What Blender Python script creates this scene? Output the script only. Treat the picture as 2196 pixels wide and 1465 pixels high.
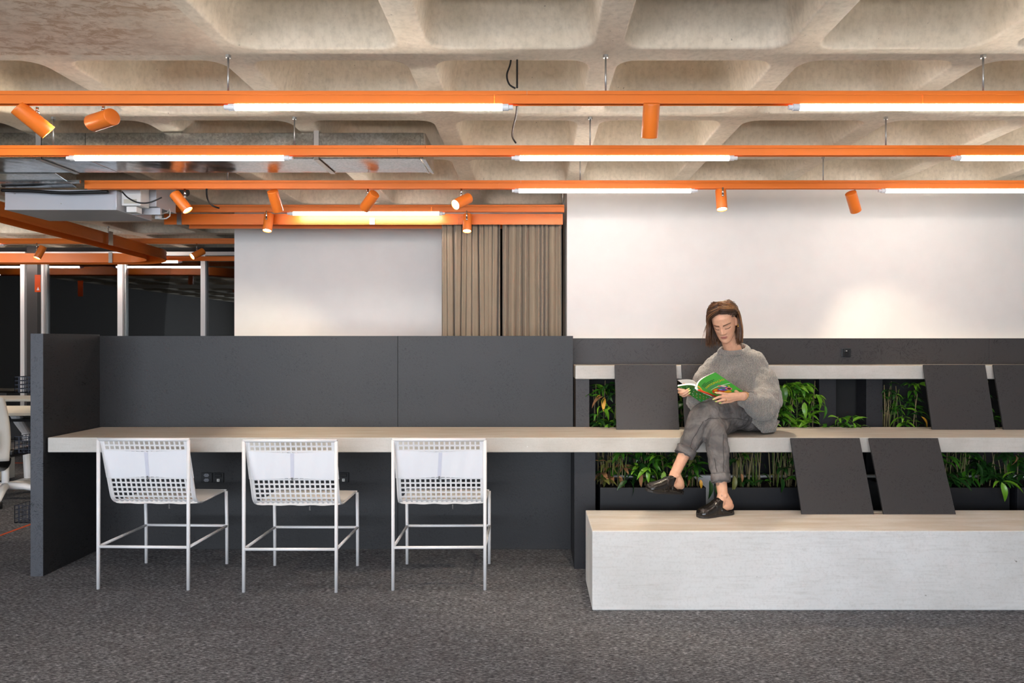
import bpy, bmesh, math, random
import numpy as np
from mathutils import Vector, Matrix, Quaternion

# ------------------------------------------------------------------ scene, camera, light, exposure
for _o in list(bpy.data.objects):
    bpy.data.objects.remove(_o)
SC = bpy.context.scene
COL = SC.collection
EYE = 1.40            # camera height in metres
FPX = 1464.0          # focal length in pixels of the 2196 px wide frame (24 mm on a 36 mm sensor)
VX, VY = 1145.0, 732.0
cam_d = bpy.data.cameras.new('camera')
cam_d.sensor_width = 36.0
cam_d.lens = 24.0
cam_d.shift_x = -(VX - 1098.0) / 2196.0
cam_d.clip_end = 100
cam = bpy.data.objects.new('camera', cam_d)
cam.location = (0, 0, EYE)
cam.rotation_euler = (math.pi / 2, 0, 0)
COL.objects.link(cam)
SC.camera = cam

SC.view_settings.view_transform = 'Standard'
SC.view_settings.look = 'None'
SC.view_settings.gamma = 1.0
SC.view_settings.use_curve_mapping = False
SC.view_settings.exposure = 1.26
SC.cycles.use_denoising = True
SC.cycles.adaptive_threshold = 0.02
SC.cycles.max_bounces = 7
SC.cycles.diffuse_bounces = 4
SC.cycles.glossy_bounces = 3
SC.cycles.sample_clamp_indirect = 6.0

world = bpy.data.worlds.new('world')
SC.world = world
world.use_nodes = True
world.node_tree.nodes['Background'].inputs[0].default_value = (0.55, 0.66, 0.85, 1)
world.node_tree.nodes['Background'].inputs[1].default_value = 0.02


def area_light(name, loc, rot, sx, sy, power, color):
    d = bpy.data.lights.new(name, 'AREA')
    d.shape = 'RECTANGLE'
    d.size, d.size_y = sx, sy
    d.energy, d.color = power, color
    o = bpy.data.objects.new(name, d)
    o.location, o.rotation_euler = loc, rot
    COL.objects.link(o)
    return o


# daylight through the window band behind the photographer
area_light('daylight_window_behind', (-2.9, -4.40, 1.45), (math.radians(90), 0, 0), 10.0, 1.95, 250, (0.80, 0.89, 1.0))
TUBE_E = 16.5         # emission of the fluorescent tubes
SPOT_W = 22.0         # track spots

# ------------------------------------------------------------------ helpers


def P(px, py, d):
    """point of the room seen at pixel (px, py) standing at distance d from the camera plane"""
    return Vector(((px - VX) * d / FPX, d, EYE - (py - VY) * d / FPX))


def PX(px, d):
    return (px - VX) * d / FPX


def PZ(py, d):
    return EYE - (py - VY) * d / FPX


class MB:
    def __init__(s):
        s.v, s.f = [], []

    def add(s, vs, fs):
        n = len(s.v)
        s.v.extend(tuple(v) for v in vs)
        s.f.extend(tuple(i + n for i in f) for f in fs)
        return s

    def box(s, x0, x1, y0, y1, z0, z1):
        vs = [(x, y, z) for z in (z0, z1) for y in (y0, y1) for x in (x0, x1)]
        return s.add(vs, [(0, 2, 3, 1), (4, 5, 7, 6), (0, 1, 5, 4), (2, 6, 7, 3), (0, 4, 6, 2), (1, 3, 7, 5)])

    def obox(s, M, x0, x1, y0, y1, z0, z1):
        vs = [M @ Vector((x, y, z)) for z in (z0, z1) for y in (y0, y1) for x in (x0, x1)]
        return s.add(vs, [(0, 2, 3, 1), (4, 5, 7, 6), (0, 1, 5, 4), (2, 6, 7, 3), (0, 4, 6, 2), (1, 3, 7, 5)])

    def loft(s, rings, cap=True, closed=True):
        n = len(rings[0])
        base = len(s.v)
        for r in rings:
            s.v.extend(tuple(p) for p in r)
        for i in range(len(rings) - 1):
            for j in range(n if closed else n - 1):
                a, b = base + i * n + j, base + i * n + (j + 1) % n
                s.f.append((a, b, b + n, a + n))
        if cap:
            s.f.append(tuple(base + j for j in range(n))[::-1])
            s.f.append(tuple(base + (len(rings) - 1) * n + j for j in range(n)))
        return s

    def tube(s, path, r, n=8, cap=True, flat=1.0, up=None):
        path = [Vector(p) for p in path]
        rr = r if isinstance(r, (list, tuple)) else [r] * len(path)
        rings = []
        prev = None
        for i, p in enumerate(path):
            t = (path[min(i + 1, len(path) - 1)] - path[max(i - 1, 0)])
            if t.length < 1e-9:
                t = Vector((0, 0, 1))
            t.normalize()
            if prev is None:
                a = Vector(up) if up is not None else (Vector((0, 0, 1)) if abs(t.z) < 0.9 else Vector((1, 0, 0)))
                u = (a - t * a.dot(t)).normalized()
            else:
                u = (prev - t * prev.dot(t)).normalized()
            prev = u
            w = t.cross(u)
            rings.append([p + (u * math.cos(k) * flat + w * math.sin(k)) * rr[i]
                          for k in [2 * math.pi * j / n for j in range(n)]])
        return s.loft(rings, cap)

    def cyl(s, p0, p1, r, n=16, r1=None):
        return s.tube([p0, p1], [r, r if r1 is None else r1], n)

    def grid(s, fn, nu, nv):
        vs = [fn(i / nu, j / nv) for j in range(nv + 1) for i in range(nu + 1)]
        fs = [(j * (nu + 1) + i, j * (nu + 1) + i + 1, (j + 1) * (nu + 1) + i + 1, (j + 1) * (nu + 1) + i)
              for j in range(nv) for i in range(nu)]
        return s.add(vs, fs)

    def ball(s, c, r, n=12, m=8, sc=(1, 1, 1)):
        c = Vector(c)
        rings = []
        for i in range(m + 1):
            th = math.pi * i / m
            th = min(max(th, 0.02), math.pi - 0.02)
            rings.append([c + Vector((r * sc[0] * math.sin(th) * math.cos(2 * math.pi * j / n),
                                      r * sc[1] * math.sin(th) * math.sin(2 * math.pi * j / n),
                                      r * sc[2] * math.cos(th))) for j in range(n)])
        return s.loft(rings)

    def mesh(s, name, smooth=False):
        me = bpy.data.meshes.new(name)
        me.from_pydata(s.v, [], s.f)
        me.update()
        bm = bmesh.new()
        bm.from_mesh(me)
        bmesh.ops.recalc_face_normals(bm, faces=bm.faces)
        bm.to_mesh(me)
        bm.free()
        if smooth:
            me.polygons.foreach_set('use_smooth', [True] * len(me.polygons))
        return me


def tag(o, label=None, cat=None, group=None, kind=None):
    if label:
        o['label'] = label
    if cat:
        o['category'] = cat
    if group:
        o['group'] = group
    if kind:
        o['kind'] = kind
    return o


def thing(name, label, cat, loc=(0, 0, 0), group=None, rotz=0.0):
    o = bpy.data.objects.new(name, None)
    o.empty_display_size = 0.1
    o.location = loc
    o.rotation_euler = (0, 0, rotz)
    COL.objects.link(o)
    return tag(o, label, cat, group)


def origin_of(o):
    v = Vector((0, 0, 0))
    while o is not None:
        v += Vector(o.location)
        o = o.parent
    return v


def part(name, mb, mat, parent=None, smooth=False, bevel=0.0, world=False, label=None, seg=2):
    """world=True: the shape was written in room coordinates; store it relative to the (unrotated) parent"""
    if isinstance(mb, MB):
        if world and parent is not None:
            o0 = origin_of(parent)
            mb.v = [(v[0] - o0.x, v[1] - o0.y, v[2] - o0.z) for v in mb.v]
        me = mb.mesh(name, smooth)
    else:
        me = mb
    if mat is not None and not me.materials:
        me.materials.append(mat)
    o = bpy.data.objects.new(name, me)
    COL.objects.link(o)
    if parent is not None:
        o.parent = parent
    if bevel > 0:
        b = o.modifiers.new('bevel', 'BEVEL')
        b.width, b.segments, b.limit_method, b.angle_limit = bevel, seg, 'ANGLE', math.radians(40)
        b.harden_normals = False
    if label:
        o['label'] = label
    return o


def struct(name, mb, mat, smooth=False, label=None, bevel=0.0):
    o = part(name, mb, mat, None, smooth, bevel)
    o['kind'] = 'structure'
    if label:
        o['label'] = label
    return o


def copy_tree(o, parent=None):
    c = o.copy()
    COL.objects.link(c)
    c.parent = parent
    for ch in list(o.children):
        copy_tree(ch, c)
    return c


# ------------------------------------------------------------------ materials
def srgb(r, g, b):
    def f(c):
        c /= 255.0
        return c / 12.92 if c <= 0.04045 else ((c + 0.055) / 1.055) ** 2.4
    return (f(r), f(g), f(b), 1.0)


class NT:
    def __init__(s, name):
        s.m = bpy.data.materials.new(name)
        s.m.use_nodes = True
        s.t = s.m.node_tree
        s.b = s.t.nodes['Principled BSDF']
        s.tc = None

    def n(s, typ, **kw):
        nd = s.t.nodes.new(typ)
        for k, v in kw.items():
            setattr(nd, k, v)
        return nd

    def l(s, a, b):
        s.t.links.new(a, b)

    def coord(s, scale=(1, 1, 1), rot=(0, 0, 0), kind='Object'):
        if s.tc is None:
            s.tc = s.n('ShaderNodeTexCoord')
        mp = s.n('ShaderNodeMapping')
        mp.inputs['Scale'].default_value = scale
        mp.inputs['Rotation'].default_value = rot
        s.l(s.tc.outputs[kind], mp.inputs['Vector'])
        return mp.outputs[0]

    def noise(s, vec, scale, detail=4, rough=0.55, dist=0.0):
        nd = s.n('ShaderNodeTexNoise')
        nd.inputs['Scale'].default_value = scale
        nd.inputs['Detail'].default_value = detail
        nd.inputs['Roughness'].default_value = rough
        nd.inputs['Distortion'].default_value = dist
        s.l(vec, nd.inputs['Vector'])
        return nd.outputs['Fac']

    def ramp(s, fac, stops, interp='LINEAR'):
        r = s.n('ShaderNodeValToRGB')
        r.color_ramp.interpolation = interp
        el = r.color_ramp.elements
        while len(el) < len(stops):
            el.new(0.5)
        for e, (p, c) in zip(el, stops):
            e.position = p
            e.color = c if len(c) == 4 else tuple(c) + (1.0,)
        s.l(fac, r.inputs[0])
        return r.outputs[0]

    def mix(s, fac, a, b, mode='MIX'):
        nd = s.n('ShaderNodeMix', data_type='RGBA', blend_type=mode)
        if isinstance(fac, (int, float)):
            nd.inputs[0].default_value = fac
        else:
            s.l(fac, nd.inputs[0])
        for i, v in ((6, a), (7, b)):
            if isinstance(v, tuple):
                nd.inputs[i].default_value = v
            else:
                s.l(v, nd.inputs[i])
        return nd.outputs[2]

    def bump(s, h, strength, dist=0.01, prev=None):
        b = s.n('ShaderNodeBump')
        b.inputs['Strength'].default_value = strength
        b.inputs['Distance'].default_value = dist
        s.l(h, b.inputs['Height'])
        if prev is not None:
            s.l(prev, b.inputs['Normal'])
        s.l(b.outputs[0], s.b.inputs['Normal'])
        return b.outputs[0]

    def set(s, color=None, rough=None, metal=None, spec=None, **kw):
        if color is not None:
            if isinstance(color, tuple):
                s.b.inputs['Base Color'].default_value = color
            else:
                s.l(color, s.b.inputs['Base Color'])
        if rough is not None:
            if isinstance(rough, (int, float)):
                s.b.inputs['Roughness'].default_value = rough
            else:
                s.l(rough, s.b.inputs['Roughness'])
        if metal is not None:
            s.b.inputs['Metallic'].default_value = metal
        if spec is not None:
            s.b.inputs['Specular IOR Level'].default_value = spec
        for k, v in kw.items():
            s.b.inputs[k.replace('_', ' ')].default_value = v
        return s.m


def plain(name, color, rough=0.5, metal=0.0, spec=0.5, bump=0.0, bscale=200.0):
    t = NT(name)
    t.set(color, rough, metal, spec)
    v = t.coord()
    f = t.noise(v, 6.0, 3)
    c2 = tuple(c * 0.9 for c in color[:3]) + (1.0,)
    t.set(t.mix(f, color, c2))
    if bump > 0:
        t.bump(t.noise(v, bscale, 3), bump, 0.002)
    return t.m


def emit(name, color, strength):
    t = NT(name)
    t.b.inputs['Base Color'].default_value = (0.8, 0.8, 0.8, 1)
    t.b.inputs['Emission Color'].default_value = color
    t.b.inputs['Emission Strength'].default_value = strength
    return t.m


def m_ceiling(name, base, dark, stain=None):
    t = NT(name)
    v = t.coord()
    vs = t.coord((5.0, 5.0, 0.9))
    big = t.noise(v, 2.3, 5, 0.6)
    streak = t.noise(vs, 9.0, 5, 0.65)
    fine = t.noise(v, 38.0, 5, 0.6)
    c = t.mix(t.ramp(big, [(0.3, (0, 0, 0)), (0.75, (1, 1, 1))]), base, dark)
    c = t.mix(t.ramp(streak, [(0.42, (0, 0, 0)), (0.8, (0.6, 0.6, 0.6))]), c, dark)
    c = t.mix(t.ramp(fine, [(0.45, (0, 0, 0)), (0.8, (0.4, 0.4, 0.4))]), c, tuple(x * 0.6 for x in dark[:3]) + (1,))
    pits = t.ramp(t.noise(v, 55.0, 2, 0.5), [(0.745, (0, 0, 0)), (0.79, (0.7, 0.7, 0.7))])
    c = t.mix(pits, c, tuple(x * 0.35 for x in dark[:3]) + (1,))
    if stain is not None:
        st = t.ramp(t.noise(t.coord((2.2, 4.0, 4.0)), 5.5, 8, 0.72, 0.6), [(0.47, (0, 0, 0)), (0.58, (1, 1, 1))])
        area = t.ramp(t.noise(v, 1.3, 2), [(0.38, (0, 0, 0)), (0.52, (0.75, 0.75, 0.75))])
        c = t.mix(t.mix(1.0, st, area, 'MULTIPLY'), c, stain)
    t.set(c, 0.8, 0, 0.25)
    b = t.bump(fine, 0.25, 0.004)
    t.bump(streak, 0.2, 0.01, b)
    return t.m


def m_bench(name, light, mid, lit_top):
    t = NT(name)
    v = t.coord()
    big = t.noise(v, 1.7, 6, 0.62, 0.4)
    brush = t.noise(t.coord((1.2, 9.0, 14.0)), 5.0, 5, 0.65, 0.5)
    fine = t.noise(v, 90.0, 4, 0.6)
    c = t.mix(t.ramp(big, [(0.32, (0, 0, 0)), (0.7, (1, 1, 1))]), light, mid)
    c = t.mix(t.ramp(brush, [(0.50, (0, 0, 0)), (0.80, (0.32, 0.32, 0.32))]), c, srgb(168, 163, 154))
    c = t.mix(t.ramp(fine, [(0.3, (0.16, 0.16, 0.16)), (0.5, (0, 0, 0))]), c, srgb(150, 146, 140))
    chips = t.ramp(t.noise(v, 42.0, 2, 0.5), [(0.79, (0, 0, 0)), (0.83, (0.8, 0.8, 0.8))])
    c = t.mix(chips, c, srgb(222, 222, 220))
    pits = t.ramp(t.noise(t.coord((1, 1, 1), (0.4, 0.3, 0.2)), 34.0, 2, 0.5), [(0.77, (0, 0, 0)), (0.81, (0.8, 0.8, 0.8))])
    c = t.mix(pits, c, srgb(120, 116, 108))
    # warm light painted as beige on upward faces, broken by streaks along the length
    geo = t.n('ShaderNodeNewGeometry')
    sep = t.n('ShaderNodeSeparateXYZ')
    t.l(geo.outputs['Normal'], sep.inputs[0])
    top = t.ramp(sep.outputs['Z'], [(0.6, (0, 0, 0)), (0.9, (1, 1, 1))])
    tint_streaks = t.ramp(t.noise(t.coord((0.8, 5.0, 1.0)), 3.0, 5, 0.6), [(0.3, (0.25, 0.25, 0.25)), (0.7, (0.9, 0.9, 0.9))])
    c = t.mix(t.mix(1.0, top, tint_streaks, 'MULTIPLY'), c, lit_top)
    t.set(c, 0.62, 0, 0.35)
    b = t.bump(fine, 0.12, 0.002)
    t.bump(brush, 0.05, 0.004, b)
    return t.m


def m_osb(name, base, fleck):
    t = NT(name)
    v = t.coord()
    # strands: rotate the coordinates by a random angle in every voronoi cell
    vor = t.n('ShaderNodeTexVoronoi')
    vor.inputs['Scale'].default_value = 20.0
    t.l(v, vor.inputs['Vector'])
    vr = t.n('ShaderNodeVectorRotate', rotation_type='AXIS_ANGLE')
    vr.inputs['Axis'].default_value = (0, 1, 0)
    sepc = t.n('ShaderNodeSeparateColor')
    t.l(vor.outputs['Color'], sepc.inputs[0])
    mul = t.n('ShaderNodeMath', operation='MULTIPLY')
    t.l(sepc.outputs[0], mul.inputs[0])
    mul.inputs[1].default_value = 6.28
    t.l(v, vr.inputs['Vector'])
    t.l(mul.outputs[0], vr.inputs['Angle'])
    mp = t.n('ShaderNodeMapping')
    mp.inputs['Scale'].default_value = (40, 40, 360)
    t.l(vr.outputs[0], mp.inputs['Vector'])
    strand = t.n('ShaderNodeTexNoise')
    strand.inputs['Scale'].default_value = 1.0
    strand.inputs['Detail'].default_value = 2
    t.l(mp.outputs[0], strand.inputs['Vector'])
    flk = t.ramp(strand.outputs['Fac'], [(0.585, (0, 0, 0)), (0.63, (1, 1, 1))])
    cl = t.ramp(t.noise(v, 5.0, 3), [(0.40, (0.10, 0.10, 0.10)), (0.60, (1, 1, 1))])
    soft = t.noise(v, 3.0, 4, 0.6)
    c = t.mix(soft, base, tuple(x * 1.25 for x in base[:3]) + (1,))
    c = t.mix(t.mix(1.0, flk, cl, 'MULTIPLY'), c, fleck)
    t.set(c, 0.47, 0, 0.42)
    b = t.bump(strand.outputs['Fac'], 0.10, 0.002)
    t.bump(t.noise(v, 45, 4, 0.6, 1.0), 0.16, 0.004, b)
    return t.m


def m_carpet():
    t = NT('carpet_loop_pile')
    oi = t.n('ShaderNodeObjectInfo')
    add = t.n('ShaderNodeVectorMath', operation='ADD')
    geo = t.n('ShaderNodeNewGeometry')
    t.l(geo.outputs['Position'], add.inputs[0])
    mp = t.n('ShaderNodeMapping')
    mp.inputs['Scale'].default_value = (42, 150, 42)
    t.l(add.outputs[0], mp.inputs[0])
    n1 = t.noise(mp.outputs[0], 1.0, 6, 0.75)
    mp2 = t.n('ShaderNodeMapping')
    mp2.inputs['Scale'].default_value = (9, 22, 9)
    t.l(add.outputs[0], mp2.inputs[0])
    n2 = t.noise(mp2.outputs[0], 1.0, 5, 0.65)
    c = t.ramp(n1, [(0.36, srgb(38, 38, 42)), (0.5, srgb(108, 109, 114)), (0.64, srgb(194, 194, 198))])
    c2 = t.mix(t.ramp(n2, [(0.3, (0, 0, 0)), (0.7, (1, 1, 1))]), c, t.mix(0.62, c, srgb(70, 69, 70)))
    rnd = t.n('ShaderNodeMath', operation='MULTIPLY_ADD')
    t.l(oi.outputs['Random'], rnd.inputs[0])
    rnd.inputs[1].default_value = 0.10
    rnd.inputs[2].default_value = 0.0
    c3 = t.mix(rnd.outputs[0], c2, srgb(40, 38, 38))
    t.set(c3, 0.95, 0, 0.1)
    t.bump(n1, 0.6, 0.006)
    return t.m


def m_galv():
    t = NT('galvanised_sheet')
    v = t.coord()
    vor = t.n('ShaderNodeTexVoronoi')
    vor.inputs['Scale'].default_value = 95.0
    t.l(v, vor.inputs['Vector'])
    sepc = t.n('ShaderNodeSeparateColor')
    t.l(vor.outputs['Color'], sepc.inputs[0])
    c = t.ramp(sepc.outputs[0], [(0.0, srgb(168, 172, 172)), (1.0, srgb(205, 207, 206))])
    r = t.ramp(t.noise(v, 3.0, 4), [(0.3, (0.10, 0.10, 0.10)), (0.7, (0.26, 0.26, 0.26))])
    t.set(c, r, 1.0)
    t.bump(t.noise(v, 3.5, 2), 0.35, 0.02)
    return t.m


def m_fabric(name, col, col2, scale=900.0, bump=0.3, rough=0.9):
    t = NT(name)
    v = t.coord()
    w1 = t.n('ShaderNodeTexWave', wave_type='BANDS', bands_direction='X')
    w1.inputs['Scale'].default_value = scale / 6.0
    w1.inputs['Distortion'].default_value = 1.0
    t.l(v, w1.inputs['Vector'])
    f = t.noise(v, 7.0, 4)
    t.set(t.mix(f, col, col2), rough, 0, 0.2)
    t.bump(w1.outputs['Fac'], bump, 0.002)
    t.b.inputs['Sheen Weight'].default_value = 0.25
    return t.m


M = {}
M['ceiling'] = m_ceiling('waffle_slab_concrete', srgb(240, 229, 211), srgb(204, 192, 171))
M['ceiling_solid'] = m_ceiling('solid_slab_concrete', srgb(234, 220, 200), srgb(212, 195, 174), srgb(178, 146, 116))
M['bench'] = m_bench('cast_concrete', srgb(230, 230, 230), srgb(210, 209, 207), srgb(188, 174, 155))
M['slab'] = m_bench('cast_concrete_slab', srgb(206, 203, 198), srgb(180, 176, 169), srgb(170, 156, 138))
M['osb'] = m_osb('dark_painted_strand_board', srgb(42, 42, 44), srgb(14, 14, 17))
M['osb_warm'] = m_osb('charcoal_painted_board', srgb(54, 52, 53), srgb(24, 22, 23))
M['osb_edge_lit'] = m_osb('daylit_board_edge', srgb(78, 80, 86), srgb(38, 40, 44))  # paler, bluer board colour that carries the daylight on the panel front
M['carpet'] = m_carpet()
M['galv'] = m_galv()
M['wall'] = plain('white_wall_paint', srgb(230, 227, 224), 0.6, 0, 0.3, 0.05, 120)
M['wall_grey'] = plain('grey_back_wall_paint', srgb(112, 109, 105), 0.7)
M['orange'] = plain('orange_powder_coat', srgb(243, 126, 42), 0.38, 0, 0.5, 0.05, 500)
M['orange_dark'] = plain('orange_inside_channel', srgb(236, 124, 42), 0.5)
M['steel'] = plain('zinc_steel', srgb(190, 190, 188), 0.35, 0.9)
M['chrome'] = plain('chrome', srgb(215, 215, 215), 0.15, 1.0)
M['tube'] = emit('fluorescent_tube_light', (1.0, 0.95, 0.885, 1), TUBE_E)
M['lens'] = emit('spot_lens_light', (1.0, 0.88, 0.70, 1), 16.0)
M['led'] = emit('led_strip_light', (1.0, 0.90, 0.74, 1), 4.0)
M['cap'] = plain('lamp_holder_white_plastic', srgb(226, 228, 232), 0.35)
M['white_metal'] = plain('white_powder_coat', srgb(240, 239, 240), 0.35, 0, 0.5)
M['white_fabric'] = m_fabric('white_canvas', srgb(246, 246, 249), srgb(238, 238, 243), 1500, 0.12)
M['seat_fabric'] = m_fabric('pale_canvas', srgb(240, 236, 231), srgb(228, 222, 216), 1500, 0.12)
M['zip'] = plain('zip_tape', srgb(222, 223, 236), 0.7)
M['curtain'] = m_fabric('taupe_curtain_cloth', srgb(158, 142, 122), srgb(146, 130, 110), 1200, 0.1)
M['black'] = plain('black_plastic', srgb(18, 18, 20), 0.3, 0, 0.5)
M['socket_black'] = plain('socket_black_plastic', srgb(30, 31, 34), 0.3, 0, 0.5)
M['socket_grey'] = plain('socket_grey_face', srgb(140, 142, 150), 0.4)
M['socket_white'] = plain('socket_white_insert', srgb(236, 236, 232), 0.4)
M['cable'] = plain('black_rubber_cable', srgb(14, 14, 15), 0.45)
M['grey_tape'] = plain('grey_insulation_tape', srgb(98, 98, 100), 0.6, 0, 0.4, 0.2, 60)
M['unit'] = plain('zinc_coated_casing', srgb(192, 194, 200), 0.42, 0.35)
M['white_plastic'] = plain('white_plastic', srgb(228, 228, 226), 0.4)
M['mullion'] = plain('white_window_frame', srgb(232, 228, 226), 0.4)
M['dark_frame'] = plain('dark_column_paint', srgb(56, 53, 52), 0.55)
M['outside'] = plain('near_black_matt', srgb(24, 24, 25), 0.8)
M['planter'] = plain('dark_planter_box', srgb(22, 23, 28), 0.45, 0, 0.45, 0.15, 40)
M['soil'] = plain('dark_potting_soil', srgb(30, 26, 22), 0.95, 0, 0.2, 0.6, 80)
M['wire'] = plain('dark_blue_wire', srgb(58, 62, 74), 0.4, 0.2)
M['desk_white'] = plain('cream_desk_laminate', srgb(226, 220, 206), 0.45)
M['mesh_back'] = plain('pale_chair_mesh', srgb(206, 202, 196), 0.8, 0, 0.3, 0.5, 300)
M['orange_line'] = plain('orange_carpet_strip', srgb(216, 84, 26), 0.8)
M['sign_orange'] = plain('orange_acrylic_sign', srgb(228, 84, 20), 0.25)
M['sign_white'] = plain('white_sign_print', srgb(240, 232, 228), 0.5)


def m_glass():
    m = bpy.data.materials.new('dark_window_glass')
    m.use_nodes = True
    t = m.node_tree
    t.nodes.clear()
    out = t.nodes.new('ShaderNodeOutputMaterial')
    mx = t.nodes.new('ShaderNodeMixShader')
    tr = t.nodes.new('ShaderNodeBsdfTransparent')
    tr.inputs[0].default_value = (0.55, 0.56, 0.56, 1)
    gl = t.nodes.new('ShaderNodeBsdfGlossy')
    gl.inputs['Roughness'].default_value = 0.01
    fr = t.nodes.new('ShaderNodeFresnel')
    fr.inputs[0].default_value = 2.1
    t.links.new(fr.outputs[0], mx.inputs[0])
    t.links.new(tr.outputs[0], mx.inputs[1])
    t.links.new(gl.outputs[0], mx.inputs[2])
    t.links.new(mx.outputs[0], out.inputs[0])
    return m


M['glass'] = m_glass()
# ------------------------------------------------------------------ the room
CELL, CX0, CY0, CZ = 0.81, 0.308, 2.93, 2.629      # waffle grid, node position, underside height
WIN_Y = 8.90
random.seed(4)


def rrect(h, r, n=5, z=0.0):
    pts = []
    for q, (sx, sy) in enumerate(((1, 1), (-1, 1), (-1, -1), (1, -1))):
        cx, cy = sx * (h - r), sy * (h - r)
        for k in range(n + 1):
            a = math.pi / 2 * (q + k / n)
            pts.append((cx + r * math.cos(a), cy + r * math.sin(a), z))
    return pts


def build_ceiling():
    waffle, solid = MB(), MB()
    prof = [(0.400, 0.004, 0.0), (0.354, 0.085, 0.0), (0.3495, 0.088, 0.0004), (0.3455, 0.090, 0.003), (0.3425, 0.092, 0.008), (0.3410, 0.093, 0.014),
            (0.3395, 0.093, 0.024), (0.288, 0.093, 0.27), (0.284, 0.092, 0.288), (0.276, 0.088, 0.308), (0.262, 0.082, 0.320), (0.240, 0.075, 0.326)]
    rings0 = [rrect(h, r, 5, z) for h, r, z in prof]
    edge = []
    for p in rings0[1]:                       # outline of the square cell with the same point count
        s = 0.405 / max(abs(p[0]), abs(p[1]))
        edge.append((p[0] * s, p[1] * s, 0.0))
    # snap the four diagonal points to the true corners
    for q in range(4):
        k = q * 6 + 2
        sx, sy = ((1, 1), (-1, 1), (-1, -1), (1, -1))[q]
        edge[k] = (sx * 0.405, sy * 0.405, 0.0)
        edge[k + 1] = (sx * 0.405, sy * 0.405, 0.0)
    rings0[0] = edge
    for i in range(-12, 7):
        for j in range(-9, 8):
            cx, cy = CX0 + (i + 0.5) * CELL, CY0 + (j + 0.5) * CELL
            if i <= -3 and j == -1:           # solid bay beside the column
                solid.add([(cx - .405, cy - .405, CZ), (cx + .405, cy - .405, CZ), (cx + .405, cy + .405, CZ), (cx - .405, cy + .405, CZ)],
                          [(0, 1, 2, 3)])
                continue
            rg = [[(cx + p[0], cy + p[1], CZ + p[2]) for p in r] for r in rings0]
            waffle.loft(rg, cap=False)
            n = len(waffle.v)
            waffle.f.append(tuple(range(n - 24, n)))
    return waffle, solid


_w, _s = build_ceiling()
ceil_o = struct('ceiling', _w, M['ceiling'], smooth=True, label='raw concrete waffle slab ceiling with deep rounded coffers')
so = part('solid_bay', _s, M['ceiling_solid'], ceil_o, label='flat stained concrete bay beside the coffers')
slab = MB().box(-9.6, 6.0, -4.6, 9.4, CZ + 0.36, CZ + 0.46)
part('slab_top', slab, M['ceiling'], ceil_o)

# floor: base with carpet tiles laid on it
X0, X1, Y0, Y1 = -9.5, 5.6, -4.5, 9.0
flo = struct('floor', MB().box(X0, X1, Y0, Y1, -0.12, -0.004), M['carpet'], label='dark mottled grey carpet floor')
tile_me = MB().box(-0.2496, 0.2496, -0.2496, 0.2496, -0.004, 0.0).mesh('carpet_tile')
tile_me.materials.append(M['carpet'])
for i in range(-14, 8):
    for j in range(13):
        x, y = 0.05 + i * 0.5, 2.55 + j * 0.5
        if x > PX(2260, y + 0.3) + 0.3 or x < PX(-60, y + 0.3) - 0.3:
            continue
        o = bpy.data.objects.new('carpet_tile', tile_me)
        o.location = (x, y, 0)
        COL.objects.link(o)
        o.parent = flo
# walls
struct('wall_right', MB().box(0.262, 5.6, 5.40, 6.5, 1.30, CZ + 0.40), M['wall'], label='tall white wall above the seating tiers')
struct('wall_low', MB().box(0.262, 5.6, 4.83, 6.5, -0.1, 1.299), M['outside'], label='board wall behind the planting, blackened for the recess shade')  # near-black colour stands in for the shade of the planting recess
struct('wall_left', MB().box(-2.72, 0.262, 6.20, 6.40, -0.1, CZ + 0.38), M['wall'], label='white wall left of the taupe curtain')
struct('wall_side', MB().box(5.6, 5.7, -4.6, 6.5, -0.1, CZ + 0.4), M['wall'])
struct('wall_far', MB().box(-9.6, -9.5, -4.6, 9.4, -0.1, CZ + 0.4), M['wall_grey'])
struct('wall_light_block', MB().box(-9.5, 5.6, 9.75, 9.85, -0.1, CZ + 0.4), M['outside'])  # added dark sheet beyond the glazing, keeps world light out of the panes
rear = MB()
rear.box(-9.6, 5.7, -4.6, -4.5, -0.1, 0.45)
rear.box(-9.6, 5.7, -4.6, -4.5, 2.45, CZ + 0.4)
rear.box(-9.6, -8.0, -4.6, -4.5, 0.45, 2.45)
rear.box(2.2, 5.7, -4.6, -4.5, 0.45, 2.45)
struct('wall_back', rear, M['wall_grey'])

# dark opening behind the curtain (the doorway the curtain closes)
struct('door_1', MB().box(PX(1000, 6.19), 0.2615, 6.15, 6.199, 0.0, 2.5), M['outside'], label='dark doorway behind the taupe curtain')

# far glazed wall: white mullions, dark column, glass panes
win = struct('window_1', MB().box(-9.4, 0.2, WIN_Y + .02, WIN_Y + .08, 2.567, CZ + 0.0), M['outside'], label='tall glazed wall with white mullions')
hd = MB()
hd.box(-9.4, PX(57, WIN_Y), WIN_Y - .03, WIN_Y + .05, 2.52, 2.567)
part('window_head', hd, M['mullion'], win)
hd = MB()
hd.box(PX(98, WIN_Y), PX(520, WIN_Y), WIN_Y - .03, WIN_Y + .05, 2.52, 2.567)
part('window_head', hd, M['mullion'], win)
for a, b in ((48, 57), (86, 97), (255.5, 266), (433, 443.5), (-45, -36), (560, 570)):
    part('mullion', MB().box(PX(a, WIN_Y), PX(b, WIN_Y), WIN_Y - .04, WIN_Y + .06, 0.0, 2.52), M['mullion'], win, bevel=0.004)
part('sill_rail', MB().box(-9.4, 0.0, WIN_Y - .03, WIN_Y + .05, 0.0, 0.07), M['mullion'], win)
for a, b in ((-36, 48), (97, 255.5), (266, 433), (443.5, 560)):
    part('glass_pane', MB().box(PX(a, WIN_Y), PX(b, WIN_Y), WIN_Y, WIN_Y + .012, 0.07, 2.52), M['glass'], win)
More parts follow.
